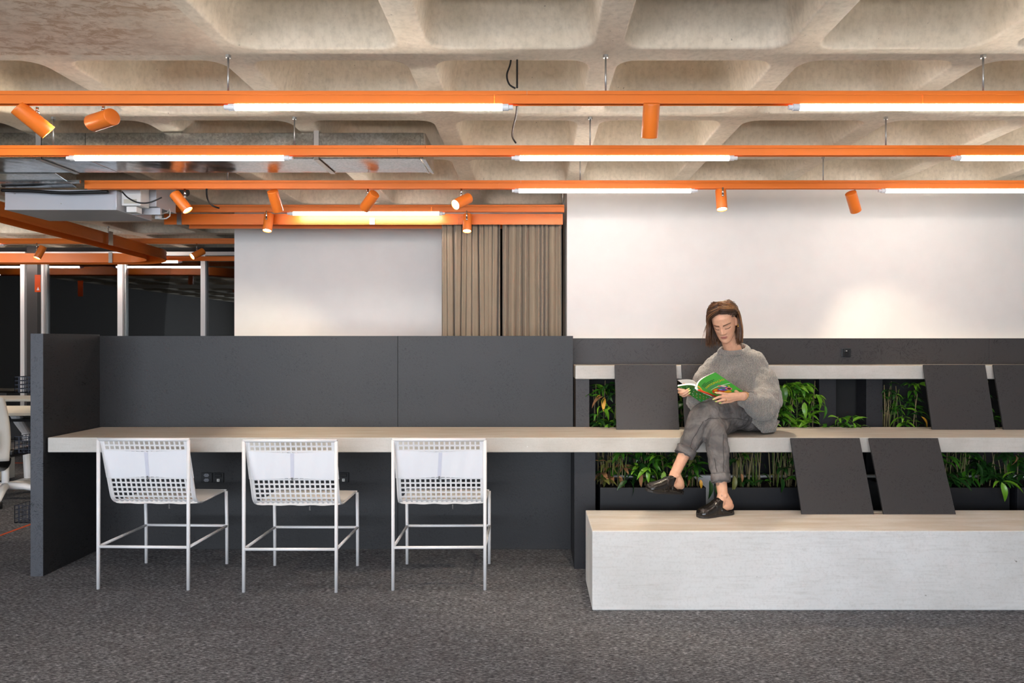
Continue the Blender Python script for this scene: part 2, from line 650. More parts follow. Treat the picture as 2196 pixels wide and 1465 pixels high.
for a in (268.5, 99):
    part('sash_edge', MB().box(PX(a, WIN_Y), PX(a + 2.4, WIN_Y), WIN_Y - .015, WIN_Y + .03, 0.07, 2.52), M['steel'], win)
struct('trim_1', MB().box(PX(57.5, 8.79), PX(80, 8.79), 8.79, 8.855, 0.0, CZ), M['dark_frame'], label='dark column between the window frames')
sg = thing('wall_sign', 'small orange acrylic sign with white triangle beside window frame', 'sign', P(81, 607, 8.5))
part('sign_plate', MB().box(PX(75, 8.5), PX(87, 8.5), 8.495, 8.502, PZ(626, 8.5), PZ(589, 8.5)), M['sign_orange'], sg, world=True, bevel=.001)
tri = MB()
a0, b0, c0 = P(78.5, 622, 8.493), P(84.5, 622, 8.493), P(81.5, 615, 8.493)
tri.add([a0, b0, c0, a0 + Vector((0, .002, 0)), b0 + Vector((0, .002, 0)), c0 + Vector((0, .002, 0))],
        [(0, 1, 2), (3, 5, 4), (0, 3, 4, 1), (1, 4, 5, 2), (2, 5, 3, 0)])
part('arrow', tri, M['sign_white'], sg, world=True)

# ------------------------------------------------------------------ dark partition and worktop
PT_Y, PT_Z = 4.60, PZ(720, 4.60)
pan = thing('desk_partition', 'dark painted strand board partition behind the concrete worktop', 'partition', (-1.3, PT_Y, 0))
xa, xm, xb = PX(220, PT_Y), PX(853, PT_Y), PX(1229, PT_Y)
part('board', MB().box(xa - 0.07, xm - .0008, PT_Y, PT_Y + .06, 0, PT_Z), M['osb'], pan, world=True, bevel=.0012)
part('board', MB().box(xm + .0008, xb, PT_Y, PT_Y + .06, 0, PT_Z), M['osb'], pan, world=True, bevel=.0012)
xe = -2.925
end = thing('end_panel', 'thick dark strand board end panel at the left of the worktop', 'panel', (xe - .04, 4.3, 0))
part('panel_face', MB().box(xe - 0.0745, xe, 4.071, PT_Y - .0005, 0, PZ(715, 4.071)), M['osb'], end, world=True, bevel=.0015)
part('front_edge', MB().box(xe - 0.0745, xe, 4.067, 4.0705, 0, PZ(715, 4.067)), M['osb_edge_lit'], end, world=True, bevel=.001,
     label='board edge with bluish daylight put into its colour')

T2F, T2B, T2Z, T2T = 4.09, 4.553, 0.8245, 0.0895
wt = thing('concrete_worktop', 'long cast concrete slab serving as worktop and middle seating tier', 'worktop', (0, T2F + .2, T2Z - T2T))
part('slab', MB().box(-2.914, 3.75, T2F, PT_Y - .001, T2Z - T2T, T2Z), M['slab'], wt, world=True, bevel=.005)

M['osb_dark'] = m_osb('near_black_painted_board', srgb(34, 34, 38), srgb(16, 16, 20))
# ------------------------------------------------------------------ seating tiers
T1F, T1B, T1Z = 3.55, 4.0, 0.4155
blk = thing('concrete_block_seat', 'solid pale concrete block forming the lowest seating tier', 'bench', (2.0, 3.8, 0))
part('block', MB().box(0.303, 3.75, T1F, 3.893, 0, T1Z), M['bench'], blk, world=True, bevel=.007, seg=3)
part('rear_ledge', MB().box(0.303, 3.75, 3.8955, T1B, 0, T1Z - .004), M['bench'], blk, world=True, bevel=.004)
T3F, T3Z, T3T = 4.58, 1.239, 0.0915
tr3 = thing('upper_concrete_slab', 'narrow pale concrete slab of the top tier below the dark wall band', 'bench', (2.0, 4.7, T3Z - T3T))
part('slab', MB().box(PX(1234, T3F), 3.75, T3F, 4.797, T3Z - T3T, T3Z), M['slab'], tr3, world=True, bevel=.005)
bnd = thing('wall_band', 'dark horizontal board band along the foot of the white wall', 'panel', (2.0, 4.81, T3Z))
part('board', MB().box(0.27, 3.2, 4.798, 4.828, T3Z, 1.4227), M['osb_warm'], bnd, world=True, bevel=.001)
part('board', MB().box(3.2015, 5.59, 4.798, 4.828, T3Z, 1.4227), M['osb_warm'], bnd, world=True, bevel=.001)
led = thing('led_strip', 'thin warm light strip hidden behind the dark wall band', 'light', (2.0, 5.38, 1.385))
part('diffuser', MB().box(0.30, 5.5, 5.376, 5.390, 1.370, 1.376), M['led'], led, world=True)


def upright(px0, px1, d0, d1, z0, z1, label, m='osb'):
    x0, x1 = PX(px0, d0), PX(px1, d0)
    u = thing('support_panel', label, 'panel', ((x0 + x1) / 2, (d0 + d1) / 2, z0))
    part('board', MB().box(x0, x1, d0, d1, z0, z1), M[m], u, world=True, bevel=.0015)


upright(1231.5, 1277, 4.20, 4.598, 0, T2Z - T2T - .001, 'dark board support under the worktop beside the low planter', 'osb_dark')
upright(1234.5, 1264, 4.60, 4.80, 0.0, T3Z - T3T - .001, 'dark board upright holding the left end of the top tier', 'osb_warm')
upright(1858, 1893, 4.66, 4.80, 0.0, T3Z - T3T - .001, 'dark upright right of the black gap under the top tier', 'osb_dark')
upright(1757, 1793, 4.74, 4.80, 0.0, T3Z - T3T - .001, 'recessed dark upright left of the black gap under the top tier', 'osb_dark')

# leaning backrest boards
BW, BT = 0.4105, 0.014


def lean_board(px_bot, ybot, zbot, ytop, ztop, label, jitter=0.0):
    x0 = PX(px_bot, ybot)
    L = math.hypot(ytop - ybot, ztop - zbot)
    o = thing('leaning_backrest_board', label, 'backrest', (x0 + BW / 2, ybot, zbot), 'leaning backrest boards on the tiers')
    me = MB().box(-BW / 2, BW / 2, 0, BT, 0, L)
    p = part('board', me, M['osb_warm'], o, bevel=.0015)
    p.rotation_euler = (-math.atan2(ytop - ybot, ztop - zbot), 0, 0)
    # pale cleat on the back that rests against the slab edge
    c = part('cleat', MB().box(-.12, .12, BT, BT + .006, L - .10, L - .06), M['osb'], o)
    c.rotation_euler = p.rotation_euler
    return o


ZL = T1Z + .0005
lean_board(1720, 3.885, ZL, 4.058, 0.8262, 'dark board leaning on the worktop edge nearest the seated woman, lower tier')
lean_board(1895.6, 3.885, ZL, 4.058, 0.8262, 'dark board leaning on the lower tier, right one of the pair')
ZU = T2Z + .0005
lean_board(1322, 4.45, ZU, 4.552, 1.2455, 'dark board leaning on the top tier left of the open book')
lean_board(1468.7, 4.45, ZU, 4.552, 1.2455, 'dark board leaning on the top tier, mostly hidden behind the seated woman')
lean_board(2000, 4.45, ZU, 4.552, 1.2455, 'dark board leaning on the top tier below the wall socket, second from the right edge')
lean_board(2153, 4.45, ZU, 4.552, 1.2455, 'dark board leaning on the top tier, cut by the right photo edge')

# sockets


def socket(px, py, d, w, h, label, kind):
    c = P(px, py, d)
    o = thing('wall_socket', label, 'socket', c, 'black wall sockets')
    part('cover_plate', MB().box(-w / 2, w / 2, -.009, 0, -h / 2, h / 2), M['socket_black'], o, bevel=.002)
    if kind == 'power':
        for s in (1, -1):
            m = MB()
            m.add([(-.018, -.0095, s * .016 + a) for a in (0,)], [])
            pts = [(-.019, 0), (-.010, .0105), (.010, .0105), (.019, 0), (.010, -.0105), (-.010, -.0105)]
            m.loft([[(x, -.0125, s * .0165 + z) for x, z in pts], [(x, -.009, s * .0165 + z) for x, z in pts]])
            f = part('outlet', m, M['socket_grey'], o)
            for dx, dz in ((-.010, 0), (0, .003 * s), (.010, 0)):
                part('pin_hole', MB().cyl((dx, -.0128, s * .0165 + dz), (dx, -.0118, s * .0165 + dz), .0024, 8), M['black'], f)
    else:
        part('flap', MB().box(-.022, .022, -.014, -.009, .004, .026), M['black'], o, bevel=.002)
        ins = part('data_port', MB().box(-.009, .009, -.013, -.009, -.027, -.008), M['socket_white'], o, bevel=.001)
        part('port_hole', MB().box(-.001, .004, -.0135, -.0125, -.020, -.012), M['socket_grey'], ins)
    return o


socket(444.5, 1023.5, PT_Y, .072, .066, 'black double power socket under the worktop right of the first white chair', 'power')
socket(469.5, 1023.5, PT_Y, .068, .066, 'black data socket with white port beside the double power socket', 'data')
socket(737.5, 1023, PT_Y, .068, .066, 'black data socket with white port right of the second white chair', 'data')
socket(962, 1027, PT_Y, .070, .066, 'black power socket seen through the perforated back of the third chair', 'power')
socket(985, 1027, PT_Y, .068, .066, 'black data socket seen through the perforated back of the third chair', 'data')
ws = P(1814, 756, 4.798)
o = thing('wall_socket', 'small black power socket on the dark band below the white wall', 'socket', ws)
part('cover_plate', MB().box(-.032, .032, -.008, 0, -.031, .031), M['socket_black'], o, bevel=.002)
part('switch', MB().box(-.016, .018, -.012, -.008, .003, .022), M['black'], o, bevel=.002)
part('indicator', MB().box(-.006, .004, -.0135, -.012, .011, .015), M['socket_white'], o)
of = part('outlet', MB().cyl((0, -.0105, -.012), (0, -.008, -.012), .015, 16), M['black'], o)
for dx in (-.007, 0, .007):
    part('pin_hole', MB().cyl((dx, -.0112, -.012), (dx, -.0103, -.012), .002, 8), M['outside'], of)
# ------------------------------------------------------------------ orange lighting rails
RZ0, RZ1, RZL = 2.416, 2.471, 2.4545       # channel bottom, lid top, lid / body joint
RW = 0.031                                  # channel width


def channel(mb, x0, x1, y, z0, z1, w, t=0.0025):
    """inverted U channel along x"""
    mb.box(x0, x1, y - w / 2, y - w / 2 + t, z0, z1)
    mb.box(x0, x1, y + w / 2 - t, y + w / 2, z0, z1)
    mb.box(x0, x1, y - w / 2 + t, y + w / 2 - t, z1 - t, z1)
    return mb


def rail(label, y, xs, body_joints, lid_joints, rods, zoff=0.0):
    o = thing('lighting_rail', label, 'rail', ((xs[0] + xs[1]) / 2, y, RZ0 + zoff), 'orange lighting rails under the ceiling')
    bj = [xs[0]] + body_joints + [xs[1]]
    for a, b in zip(bj[:-1], bj[1:]):
        part('channel', channel(MB(), a + .0006, b - .0006, y, RZ0 + zoff, RZL + zoff - .0012, RW), M['orange'], o, world=True)
    lj = [xs[0]] + lid_joints + [xs[1]]
    for a, b in zip(lj[:-1], lj[1:]):
        part('lid', MB().box(a + .0006, b - .0006, y - RW / 2 - .001, y + RW / 2 + .001, RZL + zoff, RZ1 + zoff), M['orange'], o, world=True,
             bevel=.0012)
    for x in rods:
        r = part('suspension_rod', MB().cyl((x, y, RZ1 + zoff), (x, y, CZ + .002), .0042, 10), M['steel'], o, smooth=True, world=True)
        part('anchor_nut', MB().cyl((x - o.location.x, 0, CZ - .012 - o.location.z), (x - o.location.x, 0, CZ - o.location.z), .012, 6), M['steel'], r)
    return o


N = lambda k: CX0 + k * CELL
RY = [2.93, 3.74, 4.55, 5.36]
rail('long orange lighting rail nearest the camera, with two lit tubes', RY[0], (-4.7, 2.75), [PX(1060, 2.91), PX(1980, 2.91)], [PX(1130, 2.91)],
     [N(-2), N(0), N(2)])
rail('second orange lighting rail from the camera, crossing before the metal duct', RY[1], (-6.2, 3.25),
     [PX(852, 3.72), PX(2055, 3.72)], [PX(912, 3.72), PX(2113, 3.72)], [N(-4) + .3, N(-2), N(0), N(2)])
rail('third orange lighting rail, ending above the air conditioning unit', RY[2], (PX(180, 4.53), 3.7), [PX(1070, 4.53), PX(2060, 4.53)],
     [PX(1117, 4.53), PX(2112, 4.53)], [N(-3) + .08, N(0), N(2)])
rail('short orange lighting rail directly above the taupe curtain', RY[3], (PX(345, 5.34), PX(1210.5, 5.34)), [PX(925, 5.34)], [PX(966, 5.34)],
     [PX(1206.5, 5.34)])
rail('distant orange rail carrying two spots before the dark windows', 7.30, (-8.4, PX(503, 7.28)), [PX(300, 7.28)], [], [N(-6)], zoff=.03)
rail('farthest orange rail close to the window wall', 8.60, (-8.0, PX(510, 8.6)), [], [], [])
# unseen rails added over and behind the camera to light the near half
rail('added unseen lighting rail running overhead in front of the camera', 1.31, (-3.4, 3.4), [0.1], [0.3], [N(-2), N(2)])
rail('added unseen lighting rail running just above the camera', 0.12, (-3.4, 3.4), [0.1], [0.3], [N(-2), N(2)])
rail('added unseen lighting rail running overhead behind the camera', -1.12, (-3.4, 3.4), [0.1], [0.3], [N(-2), N(2)])


# ------------------------------------------------------------------ fluorescent tubes
TL = 1.235
tube_me = MB().cyl((-TL / 2 + .045, 0, 0), (TL / 2 - .045, 0, 0), .0138, 20).mesh('tube_glass', True)
tube_me.materials.append(M['tube'])
cap_mb = MB()
cap_mb.tube([(0, 0, 0), (.018, 0, 0), (.019, 0, 0), (.046, 0, 0)], [.0105, .0105, .0150, .0150], 16)
cap_me = cap_mb.mesh('end_cap')
cap_me.materials.append(M['cap'])
clip_me = MB().box(-.008, .008, -.006, .006, .010, .030).mesh('clip')
clip_me.materials.append(M['cap'])


def tube_lamp(label, x0, y, z=RZ0 - .0125):
    o = thing('tube_lamp', label, 'lamp', (x0 + TL / 2, y, z), 'lit fluorescent tubes on the orange rails')
    part('tube_glass', tube_me, None, o)
    a = part('end_cap', cap_me, None, o)
    a.location = (-TL / 2, 0, 0)
    b = part('end_cap', cap_me, None, o)
    b.location = (TL / 2, 0, 0)
    b.rotation_euler = (0, 0, math.pi)
    for s in (-1, 1):
        c = part('clip', clip_me, None, o)
        c.location = (s * (TL / 2 - .03), 0, 0)
    return o


tube_lamp('lit white tube on the nearest orange rail, left of the orange downlight', PX(483, 2.93), 2.925)
tube_lamp('lit white tube on the nearest orange rail at the upper right photo edge', PX(1690, 2.93), 2.925)
tube_lamp('lit white tube crossing before the galvanised duct on the second rail', PX(145, 3.74), 3.735)
tube_lamp('lit white tube in the middle of the second rail', PX(1097, 3.74), 3.735)
tube_lamp('lit white tube at the right end of the second rail', PX(2040, 3.74), 3.735)
tube_lamp('lit white tube of the third rail above the left edge of the white wall', PX(1098, 4.55), 4.545)
tube_lamp('lit white tube at the right end of the third rail', PX(1883, 4.55), 4.545)
tube_lamp('lit white tube above the curtain with a pale clip at mid length', PX(617, 5.36), 5.355)
tube_lamp('lit white tube close to the windows behind the curved orange track', PX(390, 8.6) - TL, 8.6)
tube_lamp('lit white tube close to the windows at the left photo edge', PX(112, 8.6) - TL, 8.6)
for x, w in ((-2.6, 'left'), (-0.62, 'middle'), (1.4, 'right')):  # tubes added on the unseen front rail as extra overhead light
    tube_lamp('added unseen tube on the overhead rail outside the picture, ' + w + ' one', x, 1.31)
for x, y, z, w in ((-6.9, 7.30, .03, 'far rail, nearer'), (-8.3, 7.30, .03, 'far rail, outer'), (-6.0, 3.74, 0, 'second rail')):  # unseen tubes added to brighten the window reflections and the left office
    tube_lamp('added unseen tube beyond the left photo edge on the ' + w, x, y, RZ0 - .0125 + z)
for x, w in ((-2.4, 'left'), (-.5, 'middle'), (1.4, 'right')):  # added out of view for more light from above
    tube_lamp('added unseen tube on the rail just above the camera, ' + w + ' one', x, 0.12)
for x, w in ((-2.4, 'left'), (-.5, 'middle'), (1.4, 'right')):  # likewise added, lighting the room from behind the camera
    tube_lamp('added unseen tube on the rail behind the camera, ' + w + ' one', x, -1.12)

# ------------------------------------------------------------------ track spots
SL, SR = 0.142, 0.0355
body_mb = MB()
body_mb.loft([[(r * math.cos(2 * math.pi * k / 28), r * math.sin(2 * math.pi * k / 28), z) for k in range(28)]
              for r, z in ((SR - .0025, 0), (SR - .0008, .0007), (SR, .0025), (SR, .006), (SR, SL - .001), (SR - .0006, SL), (SR - .003, SL), (SR - .0036, SL - .001), (SR - .004, SL - .012))],
             cap=False)
body_mb.f.append(tuple(range(28)))
body_me = body_mb.mesh('spot_body', True)
body_me.materials.append(M['orange'])
lens_mb = MB().cyl((0, 0, SL - .016), (0, 0, SL - .011), SR - .0042, 24)
lens_me = lens_mb.mesh('spot_lens')
lens_me.materials.append(M['lens'])


def spot(label, px, py, d, direction, zr=RZ0, power=1.0):
    """px, py: centre of the cylinder; the stem goes up to the rail underside"""
    c = P(px, py, d)
    dv = Vector(direction).normalized()
    o = thing('track_spot', label, 'spotlight', (c.x, c.y, c.z), 'orange track spotlights')
    q = dv.to_track_quat('Z', 'Y')
    b = part('spot_body', body_me, None, o)
    b.rotation_mode = 'QUATERNION'
    b.rotation_quaternion = q
    b.location = -dv * SL * .5
    l = part('spot_lens', lens_me, None, o)
    l.rotation_mode = 'QUATERNION'
    l.rotation_quaternion = q
    l.location = -dv * SL * .5
    # bracket: short rod from the rail, hinge on the flank of the cylinder
    side = Vector((0, 0, 1)) - dv * dv.z
    if side.length < .35:
        side = Vector((0, -1, .2)) - dv * Vector((0, -1, .2)).dot(dv)
    side.normalize()
    hinge = side * (SR + .004) - dv * .012
    top = Vector((hinge.x, hinge.y, zr - c.z + .003))
    st = MB().cyl(hinge, top, .0062, 10)
    part('stem', st, M['chrome'], o, smooth=True)
    part('hinge', MB().ball(hinge, .0085, 10, 6), M['chrome'], o, smooth=True)
    ld = bpy.data.lights.new('spot_beam', 'SPOT')
    ld.energy = SPOT_W * power
    ld.color = (1.0, 0.84, 0.62)
    ld.spot_size = math.radians(62)
    ld.spot_blend = 0.8
    ld.shadow_soft_size = 0.025
    lo = bpy.data.objects.new('spot_beam', ld)
    COL.objects.link(lo)
    lo.parent = o
    lo.rotation_mode = 'QUATERNION'
    lo.rotation_quaternion = dv.to_track_quat('-Z', 'Y')
    lo.location = dv * (SL * .5 + .004)
    return o


spot('orange spot at the upper left, brightly lit on its flank', 71, 257, 2.96, (.57, .54, -.62))
spot('orange spot at the upper left lying nearly level, second from the photo edge', 219, 257, 2.96, (-.86, .42, -.06))
spot('single orange spot on the nearest rail right of the first tube', 1395, 258, 2.93, (0, .42, -.9))
spot('orange spot on the third rail above the grey pipe wrap, tilted to the right', 388.5, 433, 4.55, (.62, .02, -.78))
spot('orange spot on the third rail hanging almost upright before the curtain rail', 590.5, 431, 4.57, (.05, .55, -.8), power=3.0)
spot('orange spot on the third rail tilted to the left, dark lens side', 792, 431, 4.55, (-.62, .5, -.6), power=3.0)
spot('orange spot on the third rail with glaring lens facing the camera', 991, 431.5, 4.55, (-.52, -.62, -.42))
spot('orange spot before the white wall with lit lens pointing down', 1547, 428, 4.55, (0, -.25, -.97))
spot('orange spot before the white wall tilted to the right', 1830, 433, 4.57, (.46, .45, -.76), power=.8)
spot('orange downlight under the curtain rail, left one', 575, 477, 5.36, (0, -.28, -.96))
spot('orange downlight hanging before the taupe curtain', 1002, 478, 5.36, (0, -.28, -.96))
spot('small distant orange spot over the dark column', 86, 541, 7.30, (-.22, -.35, -.9), zr=RZ0 + .03)
spot('small distant orange spot with glaring lens before the windows', 424, 544, 7.30, (-.5, -.65, -.5), zr=RZ0 + .03)

# ------------------------------------------------------------------ deep orange trays
TZ0, TZ1 = 2.334, 2.420


def ribbed_face(mb, x0, x1, y, s):
    """face of a tray with two fine ledges"""
    for z in (TZ0 + .010, TZ1 - .014):
        mb.box(x0, x1, y - .004 if s < 0 else y, y if s < 0 else y + .004, z, z + .004)
    return mb


ct = thing('curtain_tray', 'deep orange tray above the taupe curtain', 'tray', (PX(790, 5.5), 5.55, TZ0))
x0, x1, xj = PX(352, 5.45), PX(1207, 5.45), PX(984, 5.45)
for a, b in ((x0, xj - .0008), (xj + .0008, x1)):
    m = MB()
    m.box(a, b, 5.45, 5.453, TZ0, TZ1 - .003)
    ribbed_face(m, a, b, 5.45, -1)
    part('front_side', m, M['orange'], ct, world=True)
part('top_sheet', MB().box(x0, x1, 5.453, 5.647, TZ1 - .003, TZ1), M['orange'], ct, world=True)
part('rear_side', MB().box(x0 + .10, x1, 5.647, 5.65, TZ0, TZ1), M['orange'], ct, world=True)
for px in (384,):
    part('bracket', MB().box(PX(px - 5, 5.44), PX(px + 5, 5.44), 5.440, 5.4445, TZ0 - .002, TZ1 + .03), M['steel'], ct, world=True)
for px in (984,):
    for z in (.02, .06):
        part('bolt', MB().cyl((PX(px + 4, 5.44), 5.443, TZ0 + z), (PX(px + 4, 5.44), 5.449, TZ0 + z), .006, 8), M['orange'], ct, world=True)
part('bracket', MB().box(PX(792.5, 5.43), PX(803, 5.43), 5.436, 5.4445, PZ(481, 5.44), PZ(467, 5.44)), M['cap'], ct, world=True)

# curved track: comes from the left, turns toward the camera near the windows
loop_path = [Vector((-7.6, 8.27, 0)), Vector((-5.2, 8.27, 0))]
cxr, cyr, rad = -4.86, 7.59, 0.68
for k in range(0, 15):
    a = math.pi / 2 - (math.pi / 2) * k / 14
    loop_path.append(Vector((cxr + rad * math.cos(a), cyr + rad * math.sin(a), 0)))
loop_path += [Vector((-4.10, 6.6, 0)), Vector((-4.03, 5.7, 0)), Vector((-3.97, 5.08, 0)), Vector((-3.92, 4.2, 0)), Vector((-3.90, 3.9, 0))]


def strip_along(path, off, z0, z1, th):
    """vertical wall following the path at a sideways offset"""
    inn, out = [], []
    for i, p in enumerate(path):
        t = (path[min(i + 1, len(path) - 1)] - path[max(i - 1, 0)]).normalized()
        nrm = Vector((-t.y, t.x, 0))
        inn.append(p + nrm * off)
        out.append(p + nrm * (off + th))
    rings = []
    for a, b in zip(inn, out):
        rings.append([(a.x, a.y, z0), (b.x, b.y, z0), (b.x, b.y, z1), (a.x, a.y, z1)])
    return MB().loft(rings)


lp = thing('curved_track', 'deep orange track with rounded corner before the dark windows', 'tray', (-4.6, 7.4, TZ0))
LZ0, LZ1 = TZ0, TZ0 + 0.110
part('outer_side', strip_along(loop_path, 0.0, LZ0, LZ1, .003), M['orange'], lp, world=True, smooth=False)
part('inner_side', strip_along(loop_path, -.20, LZ0, LZ1, .003), M['orange'], lp, world=True)
part('top_sheet', strip_along(loop_path, -.197, LZ1 - .004, LZ1, .197), M['orange_dark'], lp, world=True)
for z in (.016, .088):
    part('ledge', strip_along(loop_path, .003, LZ0 + z, LZ0 + z + .004, .004), M['orange'], lp, world=True)
for p in ((-4.075, 6.55), ):
    part('bracket', MB().box(p[0] + .012, p[0] + .019, p[1] - .03, p[1] + .03, LZ0 - .01, LZ1 + .012), M['steel'], lp, world=True)
part('bracket', MB().box(PX(232, 8.05), PX(240, 8.05), 8.055, 8.062, LZ0 - .005, LZ1 + .012), M['steel'], lp, world=True)

# ------------------------------------------------------------------ duct, fan coil, cables
dF, dB, dz0, dz1 = 3.98, 4.31, 2.466, 2.617
du = thing('air_duct', 'galvanised sheet metal air duct hanging under the ceiling', 'duct', (-2.0, 4.15, dz0))
for a, b in ((-3.9, PX(182, 3.98)), (PX(182, 3.98) + .002, PX(672, 3.98)), (PX(672, 3.98) + .002, PX(908, 3.98))):
    part('duct_section', MB().box(a, b, dF, dB, dz0, dz1), M['galv'], du, world=True, bevel=.003)
part('end_flange', MB().box(PX(908, 3.98), PX(908, 3.98) + .012, dF - .006, dB + .006, dz0 - .006, dz1 - .005), M['galv'], du, world=True)
part('end_flange', MB().box(PX(908, 3.98) - .026, PX(908, 3.98) - .016, dF - .005, dB + .005, dz0 - .005, dz1 - .006), M['galv'], du, world=True)
for px in (75, 672):
    x = PX(px, 3.97)
    s = MB()
    s.box(x, x + .03, dF - .005, dF - .003, dz0 - .006, CZ)
    s.box(x, x + .03, dF - .005, dB + .003, dz0 - .008, dz0 - .004)
    part('hanger_strap', s, M['steel'], du, world=True)
pl = thing('duct_plenum', 'mirror-like galvanised plenum joining duct and fan unit at left', 'duct', (-3.45, 4.5, 2.43))
pm = MB()
xl, xr1, xr2 = -4.1, PX(120, 4.32), PX(205, 4.66)
pm.add([(xl, 4.315, 2.462), (xr1, 4.315, 2.462), (xr2 - .09, 4.60, 2.436), (xl, 4.60, 2.436),
        (xl, 4.315, 2.60), (xr1, 4.315, 2.60), (xr2 - .09, 4.60, 2.60), (xl, 4.60, 2.60)],
       [(0, 1, 2, 3), (4, 7, 6, 5), (0, 4, 5, 1), (1, 5, 6, 2), (2, 6, 7, 3), (3, 7, 4, 0)])
part('sheet_casing', pm, M['galv'], pl, world=True, bevel=.003)
part('seam_flange', MB().box(xl, xr1 + .05, 4.47, 4.483, 2.436, 2.458), M['galv'], pl, world=True)

uF, uB, uz0, uz1 = 4.66, 5.09, 2.298, 2.432
xu0, xu1 = PX(10, uF), PX(250, uF)
un = thing('fan_coil_unit', 'grey metal ducted air conditioning unit under the ceiling at left', 'air conditioner', ((xu0 + xu1) / 2, 4.9, uz0))
part('casing', MB().box(xu0, xu1, uF, uB, uz0, uz1), M['unit'], un, world=True, bevel=.004)
part('bottom_lip', MB().box(xu0 + .002, xu1 - .002, uF - .003, uF, uz0, uz0 + .016), M['unit'], un, world=True)
part('top_lip', MB().box(xu0 + .03, xu1 - .10, uF - .012, uF, uz1 - .012, uz1), M['unit'], un, world=True)
for px, py in ((109, 416), (150, 417), (130, 436), (31, 415)):
    c = P(px, py, uF - .004)
    part('screw', MB().cyl(c, c + Vector((0, .006, 0)), .0045, 8), M['steel'], un, world=True)
cb = part('control_box', MB().box(xu1 + .001, xu1 + .135, uF + .05, uF + .16, uz0 + .04, uz1 + .05), M['white_plastic'], un, world=True, bevel=.006)
part('rating_label', MB().box(PX(266, uF + .05), PX(293, uF + .05), uF + .046, uF + .049, PZ(436, uF + .05), PZ(427, uF + .05)),
     plain('pale_label_print', srgb(196, 192, 176), .6), un, world=True)
part('connector', MB().box(xu1 + .03, xu1 + .10, uF + .06, uF + .13, uz0 - .004, uz0 + .037), M['white_plastic'], un, world=True, bevel=.004)
part('bracket', MB().box(xu1 - .02, xu1 + .20, uF + .18, uF + .20, uz0 + .002, uz0 + .05), M['unit'], un, world=True)
part('side_cover', MB().box(xu1 + .0005, xu1 + .18, uF + .165, uB, uz0 + .055, uz1 + .1), M['unit'], un, world=True, bevel=.004)

pp = thing('insulated_pipe', 'grey tape wrapped pipe beside the fan unit', 'pipe', P(340, 435, 5.0))
path = [P(312, 447, 5.02), P(322, 443, 5.0), P(338, 436, 5.0), P(356, 427, 5.02), P(376, 419, 5.1), P(398, 412, 5.25)]
part('wrapped_pipe', MB().tube(path, [.034, .036, .034, .036, .034, .033], 14), M['grey_tape'], pp, smooth=True, world=True)
for k in range(1, 9):
    t = k / 9 * 4.9
    i = int(t)
    c = path[i].lerp(path[i + 1], t - i)
    dr = (path[i + 1] - path[i]).normalized()
    part('tape_edge', MB().tube([c - dr * .002, c + dr * .003], [.0365, .0372], 14), M['grey_tape'], pp, world=True)
jb = thing('junction_box', 'small round white junction box with looping white wires', 'box', P(340, 466, 5.0))
part('box_body', MB().tube([P(340, 462, 5), P(340, 470, 5)], [.024, .024], 16), M['white_plastic'], jb, world=True, bevel=.003)
part('wire', MB().tube([P(338, 462, 5), P(338, 452, 5), P(339, 446, 5), P(340, 440, 5)], .006, 8), M['white_plastic'], jb, smooth=True, world=True)
part('wire', MB().tube([P(345, 460, 5), P(352, 457, 5), P(359, 455, 5), P(362, 449, 5), P(361, 438, 5)], .0045, 8), M['white_plastic'], jb, smooth=True, world=True)
part('wire', MB().tube([P(347, 469, 5), P(357, 468, 5), P(364, 463, 5), P(365, 454, 5), P(362, 446, 5)], .0045, 8), M['white_plastic'], jb, smooth=True, world=True)


def cable(label, pts, r=.006):
    o = thing('power_cable', label, 'cable', pts[0])
    # catmull-rom resample
    q = [pts[0]] + pts + [pts[-1]]
    res = []
    for i in range(1, len(q) - 2):
        for k in range(8):
            t = k / 8
            a, b, c, d = q[i - 1], q[i], q[i + 1], q[i + 2]
            res.append(0.5 * ((2 * b) + (c - a) * t + (2 * a - 5 * b + 4 * c - d) * t * t + (3 * b - a - 3 * c + d) * t * t * t))
    res.append(pts[-1])
    part('cable_run', MB().tube(res, r, 8), M['cable'], o, smooth=True, world=True)


cable('black cable dropping from the ceiling into the nearest orange rail', [P(1109, 60, 2.99), P(1109, 120, 2.98), P(1109, 188, 2.95)], .0042)
cable('black cable loop curling beside the straight drop above the nearest rail', [P(1098, 90, 3.0), P(1095, 133, 2.98), P(1087, 160, 2.96), P(1092, 180, 2.95), P(1105, 189, 2.94)], .004)
cable('black cable hanging between the nearest and the second orange rail', [P(1109, 222, 2.95), P(1107, 245, 3.2), P(1100, 275, 3.5), P(1099, 293, 3.68), P(1106, 306, 3.74)], .0048)
cable('black cable sagging past the white control box of the fan unit', [P(262, 411, 4.62), P(275, 424, 4.62), P(296, 434, 4.62), P(320, 434, 4.63), P(347, 423, 4.64)], .005)
cable('bundle of black cable lying along the top of the fan unit', [P(4, 408, 4.6), P(60, 409, 4.6), P(130, 413, 4.6), P(180, 412, 4.6), P(232, 411, 4.62)], .011)
cable('short black cable behind the third rail', [P(443, 400, 4.55), P(445, 425, 4.6), P(455, 440, 4.75), P(470, 446, 4.8)], .006)
